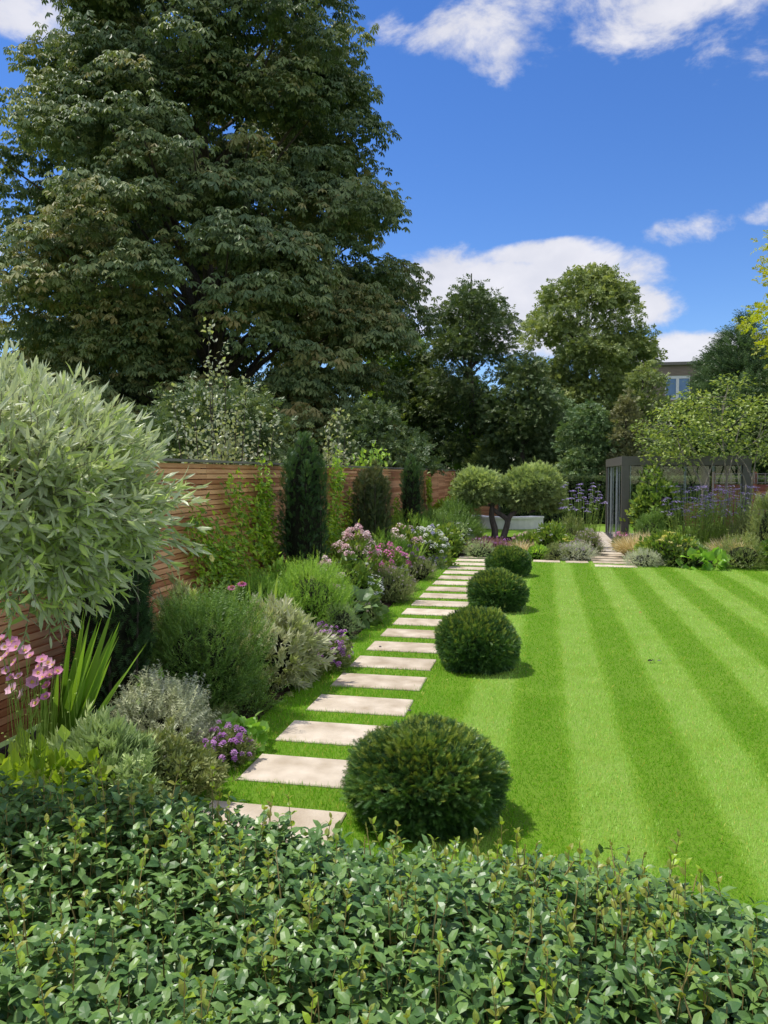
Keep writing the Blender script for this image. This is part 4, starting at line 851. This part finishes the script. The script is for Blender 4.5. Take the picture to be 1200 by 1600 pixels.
mound('green_bush', 'green leafy bush below the farthest yew column', 'shrub', p, d, .75, .80, T_FEATHER, .24, 1600, 'soft_green', .8, core=.72)
p, d = bed(690, -2.95)
mound('green_bush', 'broad green bush near the far end of the border', 'shrub', p, d, .95, .80, T_FEATHER, .24, 2400, 'feather', .8, core=.72)
p, d = bed(686, -2.5)
o = mound('daisy_bush', 'leafy bush dotted with white daisies toward the end of the path', 'flowering plant', p, d, .55, .66, T_LEAF, .12, 1300, 'mid_leaf', .6, core=.7)
heads(o, 44, T_FLAT, .10, 'white_petal', rise=.08, stem=.15, zmin=.1)
p, d = bed(714, -2.42)
o = mound('daisy_bush', 'pale leaved bush with white flowers beside the last stepping stones', 'flowering plant', p, d, .42, .55, T_LEAF, .12, 900, 'grey_green', .6, core=.7)
heads(o, 28, T_FLAT, .10, 'white_petal', rise=.08, stem=.15, zmin=.1)
p = np.array([-2.5, 23.0, 0.]); mound('dark_bush', 'dark upright bush at the far end of the left border', 'shrub', p, 23, .52, 1.15, T_FEATHER, .24, 1800, 'feather', 1.0, core=.74)
p = np.array([-3.2, 26.5, 0.]); mound('green_bush', 'light green bush at the far fence corner', 'shrub', p, 26, .6, 1.0, T_LEAF, .16, 1100, 'lime_leaf', .6, core=.7)

# ------------------------------------------------------------------ middle bed with the cloud pruned olive
for (px, b, yt, wp, tm, sz, n, m, lab, cat, fl) in (
    (575, -2.3, 945, 40, T_FEATHER, .09, 500, 'grey_green', 'small grey green tuft in front of the grey lavender', 'shrub', ('mauve', 30, .03)),
    (480, -2.25, 1030, 44, T_WHORLW, .07, 320, 'dull', 'low dull green filler between cream sage and the bed edge', 'herb', ('purple', 30, .03)),
    (340, -2.35, 1120, 36, T_FEATHER, .08, 360, 'dull', 'airy brown green tuft above the scalloped leaves', 'herb', None),
    (440, -3.2, 900, 60, T_LEAF, .09, 600, 'soft_green', 'leafy green filler behind the bright fluffy bush', 'shrub', None),
    (512, -2.8, 893, 50, T_LEAF, .09, 600, 'mid_leaf', 'leafy plant with pale pink blooms below the tallest yew column', 'flowering plant', ('pale_pink', 44, .09)),
    (590, -2.75, 890, 40, T_LEAF, .10, 500, 'mid_leaf', 'leafy stems with soft pink blooms behind the lavender', 'flowering plant', ('pink', 40, .12)),
    (615, -2.28, 930, 40, T_FEATHER, .10, 500, 'dull', 'small mauve tuft leaning over the stepping stones', 'flowering plant', ('mauve', 40, .03)),
    (652, -2.75, 852, 40, T_LEAF, .11, 500, 'soft_green', 'pale pink flowered clump left of the white phlox', 'flowering plant', ('pale_pink', 24, .13)),
    (676, -2.3, 885, 36, T_FEATHER, .12, 500, 'grey_green', 'grey green tuft at the path edge near the white daisies', 'shrub', ('violet', 20, .06)),
    (735, -2.25, 848, 34, T_LEAF, .12, 500, 'mid_leaf', 'small green clump at the end of the stepping stones', 'plant', ('white_petal', 14, .09)),
    (270, -3.4, 1000, 60, T_FEATHER, .13, 800, 'feather', 'dark feathery filler against the near fence', 'shrub', None),
    (205, -2.15, 1205, 60, T_WHORLW, .08, 420, 'grey_green', 'loose grey green herb at the corner of the hedge', 'herb', None)):
    p, d = bed(px, b); h = max(ztop(d, yt), .2); r_ = wp/2400*d
    o = mound('border_plant', lab, cat, p, d, r_, h, tm, sz, n, m, core=.5, amp=.25, jit=.6, up=.8)
    if fl: heads(o, fl[1], T_BALL, fl[2], fl[0], rise=.12, stem=.16, zmin=.1, spread=1.05)
def cloud_olive():
    base = G(782, 842); d = depth(base); root = thing('cloud_olive', 'cloud pruned olive with twisted trunks and two rounded crowns', 'olive tree', base)
    pads = [(748, 760, 34, 23), (780, 764, 22, 15), (738, 774, 20, 12), (834, 762, 42, 29), (858, 780, 24, 17), (815, 780, 22, 13)]
    mb = MB()
    for (px, py, rx, rz) in pads:
        c = W(px, py, d+RG.uniform(-.15, .15)); R = np.array([rx, rx, rz])*d/1200
        foliage(mb, c, R, int(90*rx), T_WHORL, .20, .5, zmin=-1, amp=.07, jit=.5, inner=.6, topbright=.10); blob(mb, c, R*.72, 9, 14, 1, .3)
    mb.build('crown', ['olive_far', 'core'], root)
    def pp(L): return [W(px, py, d) for px, py in L]
    mb = MB()
    tube(mb, spline(pp([(772, 846), (773, 828), (769, 812), (768, 798), (772, 780)]), 14), np.linspace(.115, .065, 14), 9)
    tube(mb, spline(pp([(784, 846), (790, 828), (793, 815), (788, 808), (776, 800), (770, 795)]), 12), np.linspace(.105, .06, 12), 9)
    tube(mb, spline(pp([(793, 815), (797, 806), (806, 800), (818, 795), (832, 790)]), 12), np.linspace(.085, .06, 12), 9)
    tube(mb, spline(pp([(818, 795), (826, 800), (842, 795)]), 6), np.linspace(.06, .04, 6), 6)
    tube(mb, spline(pp([(770, 790), (755, 788), (742, 782)]), 6), np.linspace(.05, .03, 6), 6)
    mb.build('trunk', 'olive_bark', root)
cloud_olive()
def stone_bench():
    root = thing('curved_bench', 'pale curved low bench behind the twisted olive trunks', 'bench', G(790, 838)); d = 28.0; top = MB(); wl = MB(); n = 16
    c = W(793, 740, d+.9); R0, R1 = .95, 1.42; an = np.linspace(radians(-172), radians(-20), n); h = .37
    for (mbb, r0, r1, z0, z1) in ((top, R0-.03, R1+.03, h, h+.07), (wl, R0, R1, 0, h)):
        v = []
        for a in an:
            for r in (r0, r1):
                for z in (z0, z1): v.append((c[0]+r*cos(a), c[1]+r*sin(a), z))
        f = []
        for i in range(n-1):
            a_ = i*4; b_ = a_+4
            f += [(a_, a_+1, b_+1, b_), (a_+2, b_+2, b_+3, a_+3), (a_+1, a_+3, b_+3, b_+1), (a_, b_, b_+2, a_+2)]
        f += [(0, 2, 3, 1), ((n-1)*4, (n-1)*4+1, (n-1)*4+3, (n-1)*4+2)]; mbb.add(v, [np.array(f)])
    top.build('seat', 'render', root); wl.build('base', 'render', root)
stone_bench()
def far(px, y1): p = G(px, y1); return p, depth(p)
def fm(name, label, cat, px, y1, ytop, wpx, tm, size, n, mat, **k):
    p, d = far(px, y1); r = wpx/2400*d; p = p+np.array([HEAD[0], HEAD[1], 0])*r*.7; d += r*.7; h = ztop(d, ytop)
    return mound(name, label, cat, p, d, r, max(h, .15), tm, size, n, mat, **k)
fm('grey_bun', 'low grey green bun left of the farthest yew ball', 'shrub', 752, 872, 852, 44, T_FEATHER, .12, 600, 'grey_green', core=.75)
o = fm('purple_heuchera', 'dark purple flowering clump under the cloud pruned olive', 'flowering plant', 770, 868, 846, 62, T_FEATHER, .16, 700, 'purple_leaf', core=.7); heads(o, 60, T_BALL, .06, 'purple', rise=.12, stem=.15, zmin=.0)
p, d = far(812, 868); clump('feather_grass', 'straw coloured grass tuft behind the farthest yew ball', 'grass', p, 500, .55, .012, 'straw', .9, (0, 0), .45, .14)
p, d = far(830, 862); clump('feather_grass', 'pale straw grass tuft right of the farthest yew ball', 'grass', p, 400, .45, .012, 'straw', .9, (0, 0), .45, .14)
fm('green_bush', 'small bright green mound at the far lawn edge right of the straw grass', 'shrub', 842, 874, 856, 34, T_LEAF, .09, 500, 'soft_green', core=.7)
fm('green_bush', 'mid green bush under the right olive crown', 'shrub', 838, 862, 838, 60, T_LEAF, .14, 700, 'mid_leaf', core=.7)
o = fm('white_daisy', 'green bush dotted white and yellow below the right olive crown', 'flowering plant', 866, 866, 822, 46, T_LEAF, .13, 900, 'mid_leaf', core=.7, up=.9); heads(o, 16, T_FLAT, .10, 'white_petal', rise=.1, stem=.2, zmin=.1)
o = fm('pink_astilbe', 'dull pink flower heads right of the twisted trunk', 'flowering plant', 828, 850, 838, 44, T_LEAF, .12, 300, 'purple_leaf', core=.6); heads(o, 20, T_BALL, .10, 'pale_pink', rise=.1, stem=.15, zmin=.2)
fm('upright_bush', 'taller olive green bush left of the short path to the pergola', 'shrub', 896, 858, 816, 34, T_FEATHER, .2, 700, 'ash_leaf', core=.66, up=1.3)
o = fm('lavender', 'silver lavender at the far lawn edge left of the short path', 'flowering plant', 904, 876, 852, 52, T_FEATHER, .14, 900, 'silver', core=.7); heads(o, 60, T_BALL, .05, 'mauve', rise=.12, stem=.15, zmin=.0)
o = fm('catmint', 'hazy mauve catmint spilling toward the short path', 'flowering plant', 922, 868, 836, 36, T_FEATHER, .17, 800, 'dull', core=.66, up=1.1); heads(o, 80, T_BALL, .05, 'mauve', rise=.15, stem=.2, zmin=.0)
o = fm('yarrow', 'pale yellow yarrow heads in the middle of the bed', 'flowering plant', 888, 868, 840, 30, T_FEATHER, .14, 400, 'soft_green', core=.6); heads(o, 18, T_FLAT, .12, 'yellow', rise=.06, stem=.2, zmin=.2)
p, d = far(915, 858); clump('feather_grass', 'hazy buff grass tuft beside the pergola path', 'grass', p, 350, .7, .010, 'straw', .7, (0, 0), .35, .16)
fm('dull_bush', 'dull green low bush in front of the mid bed lavender', 'shrub', 872, 876, 856, 34, T_FEATHER, .13, 600, 'dull', core=.7)
def verbena(label, px, y1, ztopm, n, spread, nh=None):
    p, d = far(px, y1); root = thing('tall_verbena', label, 'flowering plant', p, 'tall violet verbenas'); mb = MB(); st = MB()
    a = RG.uniform(0, 2*pi, n); q = np.sqrt(RG.uniform(0, 1, n)); P = np.stack([p[0]+q*spread*np.cos(a), p[1]+q*spread*.6*np.sin(a), RG.uniform(ztopm*.55, ztopm, n)], 1)
    B = P*np.array([1, 1, 0])*.6+p*.4; B[:, 2] = 0; D = P-B; L = np.linalg.norm(D, axis=1)
    st.inst(T_STEM, B, D, RG.normal(size=(n, 3)), np.stack([np.full(n, .006), L, np.full(n, .006)], 1), .4)
    mb.inst(T_UMBEL, P, (0, 0, 1), RG.normal(size=(n, 3)), .15*RG.uniform(.6, 1.2, n), RG.uniform(.2, 1, n))
    m = n*3; k = RG.integers(0, n, m); st.inst(T_NARROW, B[k]+D[k]*RG.uniform(.1, .75, (m, 1)), RG.normal(size=(m, 3))+np.array([0, 0, .6]), RG.normal(size=(m, 3)), .14, RG.uniform(0, 1, m))
    mb.build('flowers', 'violet', root); st.build('stems', 'green_stem', root)
verbena('tall violet verbena before the dark hedge left of the pergola', 910, 856, 1.75, 60, .62)

# ------------------------------------------------------------------ pergola
def pergola():
    x0, x1, y0, y1, H = 2.02, 5.2, 21.2, 26.5, 2.46; pw = .2
    root = thing('pergola', 'bronze grey flat roofed garden pergola with glass side panels', 'pergola', (x0, y0, 0))
    for (x, y) in ((x0, y0), (x1-pw, y0), (x0, y1-pw), (x1-pw, y1-pw)):
        mb = MB(); box(mb, x, x+pw, y, y+pw, 0, H-.24); mb.build('post', 'bronze', root)
    mb = MB(); box(mb, x0-.01, x1+.01, y0-.01, y0+.19, H-.24, H); box(mb, x0-.01, x1+.01, y1-.19, y1+.01, H-.24, H); box(mb, x0-.01, x0+.19, y0+.19, y1-.19, H-.24, H); box(mb, x1-.19, x1+.01, y0+.19, y1-.19, H-.24, H)
    mb.build('roof_beam', 'bronze', root)
    mb = MB(); k = 26
    for i in range(k):
        y = y0+.25+i*(y1-y0-.5)/k; mb.add([(x0+.2, y, H-.14), (x1-.2, y, H-.14), (x1-.2, y+.19, H-.09), (x0+.2, y+.19, H-.09), (x0+.2, y, H-.12), (x1-.2, y, H-.12), (x1-.2, y+.19, H-.07), (x0+.2, y+.19, H-.07)], [BOXF])
    mb.build('roof_louvre', 'bronze', root)
    for i in range(5):
        a = y0+pw+.02+i*.97; b = a+.94; xx = x0+.05+.024*(i % 2)
        mb = MB(); box(mb, xx, xx+.012, a+.02, b-.02, .06, H-.26); g_ = mb.build('glass_panel', 'glass', root)
        mb = MB(); box(mb, xx-.008, xx+.02, a, a+.02, .05, H-.25); box(mb, xx-.008, xx+.02, b-.02, b, .05, H-.25); mb.build('edge_strip', 'alu', g_)
    for i in range(4):
        a = x0+pw+.02+i*.69; b = a+.67; yy = y0+.05+.024*(i % 2)
        mb = MB(); box(mb, a+.02, b-.02, yy, yy+.012, .06, H-.26); g_ = mb.build('glass_panel', 'glass', root)
        mb = MB(); box(mb, a, a+.012, yy-.004, yy+.016, .05, H-.25); box(mb, b-.012, b, yy-.004, yy+.016, .05, H-.25); mb.build('edge_strip', 'alu', g_)
pergola()
def slat_chair(label, x, y, rz):
    root = thing('garden_chair', label, 'chair', (x, y, 0), 'slatted chairs in the pergola')
    def T(mb): 
        for i, v in enumerate(mb.V): mb.V[i] = np.stack([x+v[:, 0]*cos(rz)-v[:, 1]*sin(rz), y+v[:, 0]*sin(rz)+v[:, 1]*cos(rz), v[:, 2]], 1)
        return mb
    mb = MB()
    for i in range(7): box(mb, -.30, .30, .30, .325, .46+i*.095, .53+i*.095)
    T(mb).build('backrest', 'cedar', root)
    mb = MB()
    for i in range(6): box(mb, -.30, .30, -.28+i*.095, -.20+i*.095, .42, .445)
    T(mb).build('seat', 'cedar', root)
    for sx in (-.29, .25):
        for sy2, hh in ((-.28, .42), (.33, 1.14)):
            mb = MB(); box(mb, sx, sx+.04, sy2, sy2+.04, 0, hh); T(mb).build('leg', 'cedar', root)
slat_chair('left slatted wooden chair inside the glass pergola', 3.55, 24.6, radians(10))
slat_chair('right slatted wooden chair inside the glass pergola', 4.45, 24.7, radians(-14))

# ------------------------------------------------------------------ right bed
p, d = far(992, 872); clump('feather_grass', 'golden straw grass tuft right of the short path', 'grass', p, 1500, .78, 0.016, 'straw', 1.0, (-.05, 0), .3, .16)
p, d = far(1012, 868); clump('feather_grass', 'second golden straw grass tuft before the pergola', 'grass', p, 1400, .74, 0.016, 'straw', 1.0, (.05, 0), .3, .16)
p, d = far(1142, 878); clump('feather_grass', 'straw grass tuft in front of the multi stem tree', 'grass', p, 1400, .74, 0.016, 'straw', 1.0, (.1, 0), .3, .18)
p, d = far(1122, 876); clump('green_grass', 'green upright grass beside the right straw tuft', 'grass', p, 300, .62, .014, 'sword', .7, (.05, 0), .3, .16)
o = fm('lavender', 'blue grey lavender bun at the right lawn edge', 'flowering plant', 1012, 886, 864, 52, T_FEATHER, .12, 900, 'silver', core=.74)
fm('hosta', 'bright green hosta at the right lawn edge', 'plant', 1110, 890, 868, 64, T_ROUND, .20, 90, 'big_leaf', core=.4, face='up', up=.2, jit=.5)
o = fm('yarrow', 'yellow flowered leafy bush in the right bed', 'flowering plant', 1055, 884, 836, 74, T_LEAF, .13, 1300, 'mid_leaf', core=.7); heads(o, 30, T_FLAT, .13, 'yellow', rise=.08, stem=.2, zmin=.3)
fm('dark_bush', 'dark glossy bush between the lavender bun and the hosta', 'shrub', 1070, 886, 852, 60, T_LEAF, .10, 900, 'dark_leaf', core=.74)
fm('hydrangea', 'big pale green hydrangea bush in front of the pergola', 'shrub', 1040, 862, 778, 74, T_WIDE, .13, 1900, 'mid_leaf', core=.55, amp=.28, jit=.6, base=.45, face='up')
fm('green_bush', 'soft green bush below the hydrangea', 'shrub', 1022, 866, 806, 44, T_FEATHER, .2, 900, 'feather', core=.7, up=1.1)
o = fm('pink_flower', 'magenta flowers at the pergola corner post', 'flowering plant', 974, 862, 838, 24, T_LEAF, .09, 350, 'dull', core=.6); heads(o, 22, T_BALL, .08, 'hot_pink', rise=.1, stem=.15, zmin=.1)
p, d = far(1042, 860); clump('day_lily', 'arching day lily leaves below the hydrangea', 'plant', p, 90, .8, .03, 'sword', .9, (0, 0), .45, .15)
p, d = far(1088, 866); clump('green_grass', 'tall green grass in the middle of the right bed', 'grass', p, 420, .95, .014, 'sword', .6, (0, 0), .25, .35)
p, d = far(1125, 864); clump('green_grass', 'tall blue green grass under the multi stem tree', 'grass', p, 420, .9, .014, 'grey_grass', .6, (0, 0), .25, .35)
verbena('tall violet verbena crowd in front of the pergola middle', 1084, 868, 1.68, 130, .8)
verbena('tall violet verbena crowd near the right pergola post', 1140, 867, 1.72, 150, .9)
fm('dark_bush', 'dark dull bush behind the right straw grass', 'shrub', 1176, 874, 806, 44, T_FEATHER, .2, 900, 'dull', core=.7)
fm('green_bush', 'loose brownish green bush at the right edge of the lawn', 'shrub', 1172, 890, 846, 70, T_FEATHER, .17, 1100, 'ash_leaf', core=.66)
fm('green_bush', 'tall olive green bush at the right frame edge', 'shrub', 1205, 882, 775, 40, T_FEATHER, .22, 1100, 'ash_leaf', core=.66, up=1.)
fm('green_bush', 'low grey green bush behind the hosta', 'shrub', 1092, 878, 850, 46, T_LEAF, .10, 600, 'grey_green', core=.7)
p, d = far(1230, 892); fm('green_bush', 'mid green bush just past the right frame edge', 'shrub', 1250, 895, 830, 80, T_LEAF, .14, 900, 'mid_leaf', core=.7)

def multi_stem():
    d = 19.2; base = W(1120, 868, d); base[2] = 0; root = thing('multi_stem_tree', 'multi stemmed tree with pale trunks and airy light green crown before the pergola', 'tree', base)
    st = MB(); mb = MB(); tips = []
    def pp(L): return np.array([W(px, py, d+o) for px, py, o in L])
    paths = [[(1092, 868, 0), (1094, 820, 0), (1098, 770, .1), (1088, 740, .2), (1070, 715, .3), (1050, 690, .3)], [(1128, 868, 0), (1130, 800, 0), (1136, 760, -.1), (1132, 715, -.2), (1128, 660, -.2), (1138, 600, -.2)],
             [(1146, 868, 0), (1142, 800, .2), (1134, 760, .3), (1140, 735, .3), (1150, 690, .4), (1160, 650, .4)], [(1168, 870, 0), (1170, 800, 0), (1176, 750, -.2), (1182, 710, -.3), (1190, 660, -.4)],
             [(1098, 770, .1), (1108, 740, 0), (1120, 700, -.3), (1108, 650, -.4)], [(1092, 800, 0), (1108, 750, -.3), (1082, 700, -.5), (1060, 670, -.5), (1030, 660, -.5)], [(1176, 750, -.2), (1160, 720, .2), (1130, 690, .3), (1110, 640, .3)],
             [(1150, 800, 0), (1166, 760, .2), (1150, 715, .3), (1180, 690, .4), (1215, 670, .4)]]
    for i, L in enumerate(paths):
        q = pp(L); q = spline(q, 16); tube(st, q, np.linspace(.035 if i < 4 else .022, .008, 16), 7); tips.append(q[-6:])
    for px, py, o in ((1020, 690, -.3), (1045, 640, -.2), (1085, 622, .2), (1070, 660, -.6), (1120, 625, .3), (1145, 598, 0), (1160, 640, -.4), (1190, 655, .2), (1210, 640, 0), (1100, 680, -.6), (1030, 712, .1), (1062, 715, -.5), (1128, 705, -.6), (1170, 700, -.5), (1200, 712, .3), (1095, 650, .4), (1015, 668, .3), (1180, 628, -.2), (1140, 672, -.7), (1050, 680, .5), (1210, 690, -.4), (1085, 700, .5), (1112, 655, 0), (1075, 640, .1)):
        c = W(px, py, d+o*1.4); j = min(range(len(tips)), key=lambda t: np.linalg.norm(tips[t][-3]-c)); s = tips[j][RG.integers(0, 5)]
        tube(st, spline([s, (s+c)/2+RG.normal(size=3)*.06, c], 6), np.linspace(.010, .004, 6), 5)
        n = 175; dv = sph(n); P = c+dv*(RG.uniform(.15, 1, n)**.7)[:, None]*np.array([.50, .50, .27]); Y = dv*np.array([1, 1, .3])+RG.normal(size=(n, 3))*.4+np.array([0, 0, -.1])
        mb.inst(T_LEAF, P, Y, np.array([0, 0, 1])+RG.normal(size=(n, 3))*.4, .105*RG.uniform(.7, 1.2, n), np.clip(RG.uniform(-.1, .8, n)+RG.uniform(0, .25), 0, 1))
    mb.build('crown', leafmat('airy_leaf', (.048, .082, .028), (.086, .125, .044), (.16, .198, .078), trans=.3), root); st.build('trunk', 'grey_bark', root)
multi_stem()

# ------------------------------------------------------------------ small things on the lawn and the stones
def litter(name, label, px, py, size, mat, n=1, z=.03):
    p = G(px, py, z); mb = MB(); P = p+np.stack([RG.normal(0, size*.5, n), RG.normal(0, size*.25, n), np.zeros(n)], 1) if n > 1 else [p]
    mb.inst(t_leaf8(.3, .08, .2), P, RG.normal(size=(n, 3))*np.array([1, 1, .15]), np.array([0, 0, 1])+RG.normal(size=(n, 3))*.3, size*RG.uniform(.7, 1.2, n), RG.uniform(0, 1, n)); tag(mb.build(name, mat, loc=p), label, 'leaf')
litter('dark_feather', 'scrap of dark feathers lying on the mown lawn', 1022, 1032, .05, 'pebble', 4)
litter('fallen_leaf', 'dry brown leaf fallen on a dark lawn stripe', 1049, 1146, .045, 'dead_leaf')
litter('fallen_leaf', 'small dry leaf on the pale lawn stripe', 998, 957, .05, 'dead_leaf')
def peb(label, px, py):
    p = G(px, py, .02); mb = MB(); blob(mb, p, (.016, .012, .008), 6, 9); tag(mb.build('pebble', 'pebble', loc=p), label, 'pebble', 'specks on the stepping stones')
peb('dark speck on the right end of a near stepping stone', 640, 1110); peb('dark speck on the left end of a stepping stone', 594, 1010)
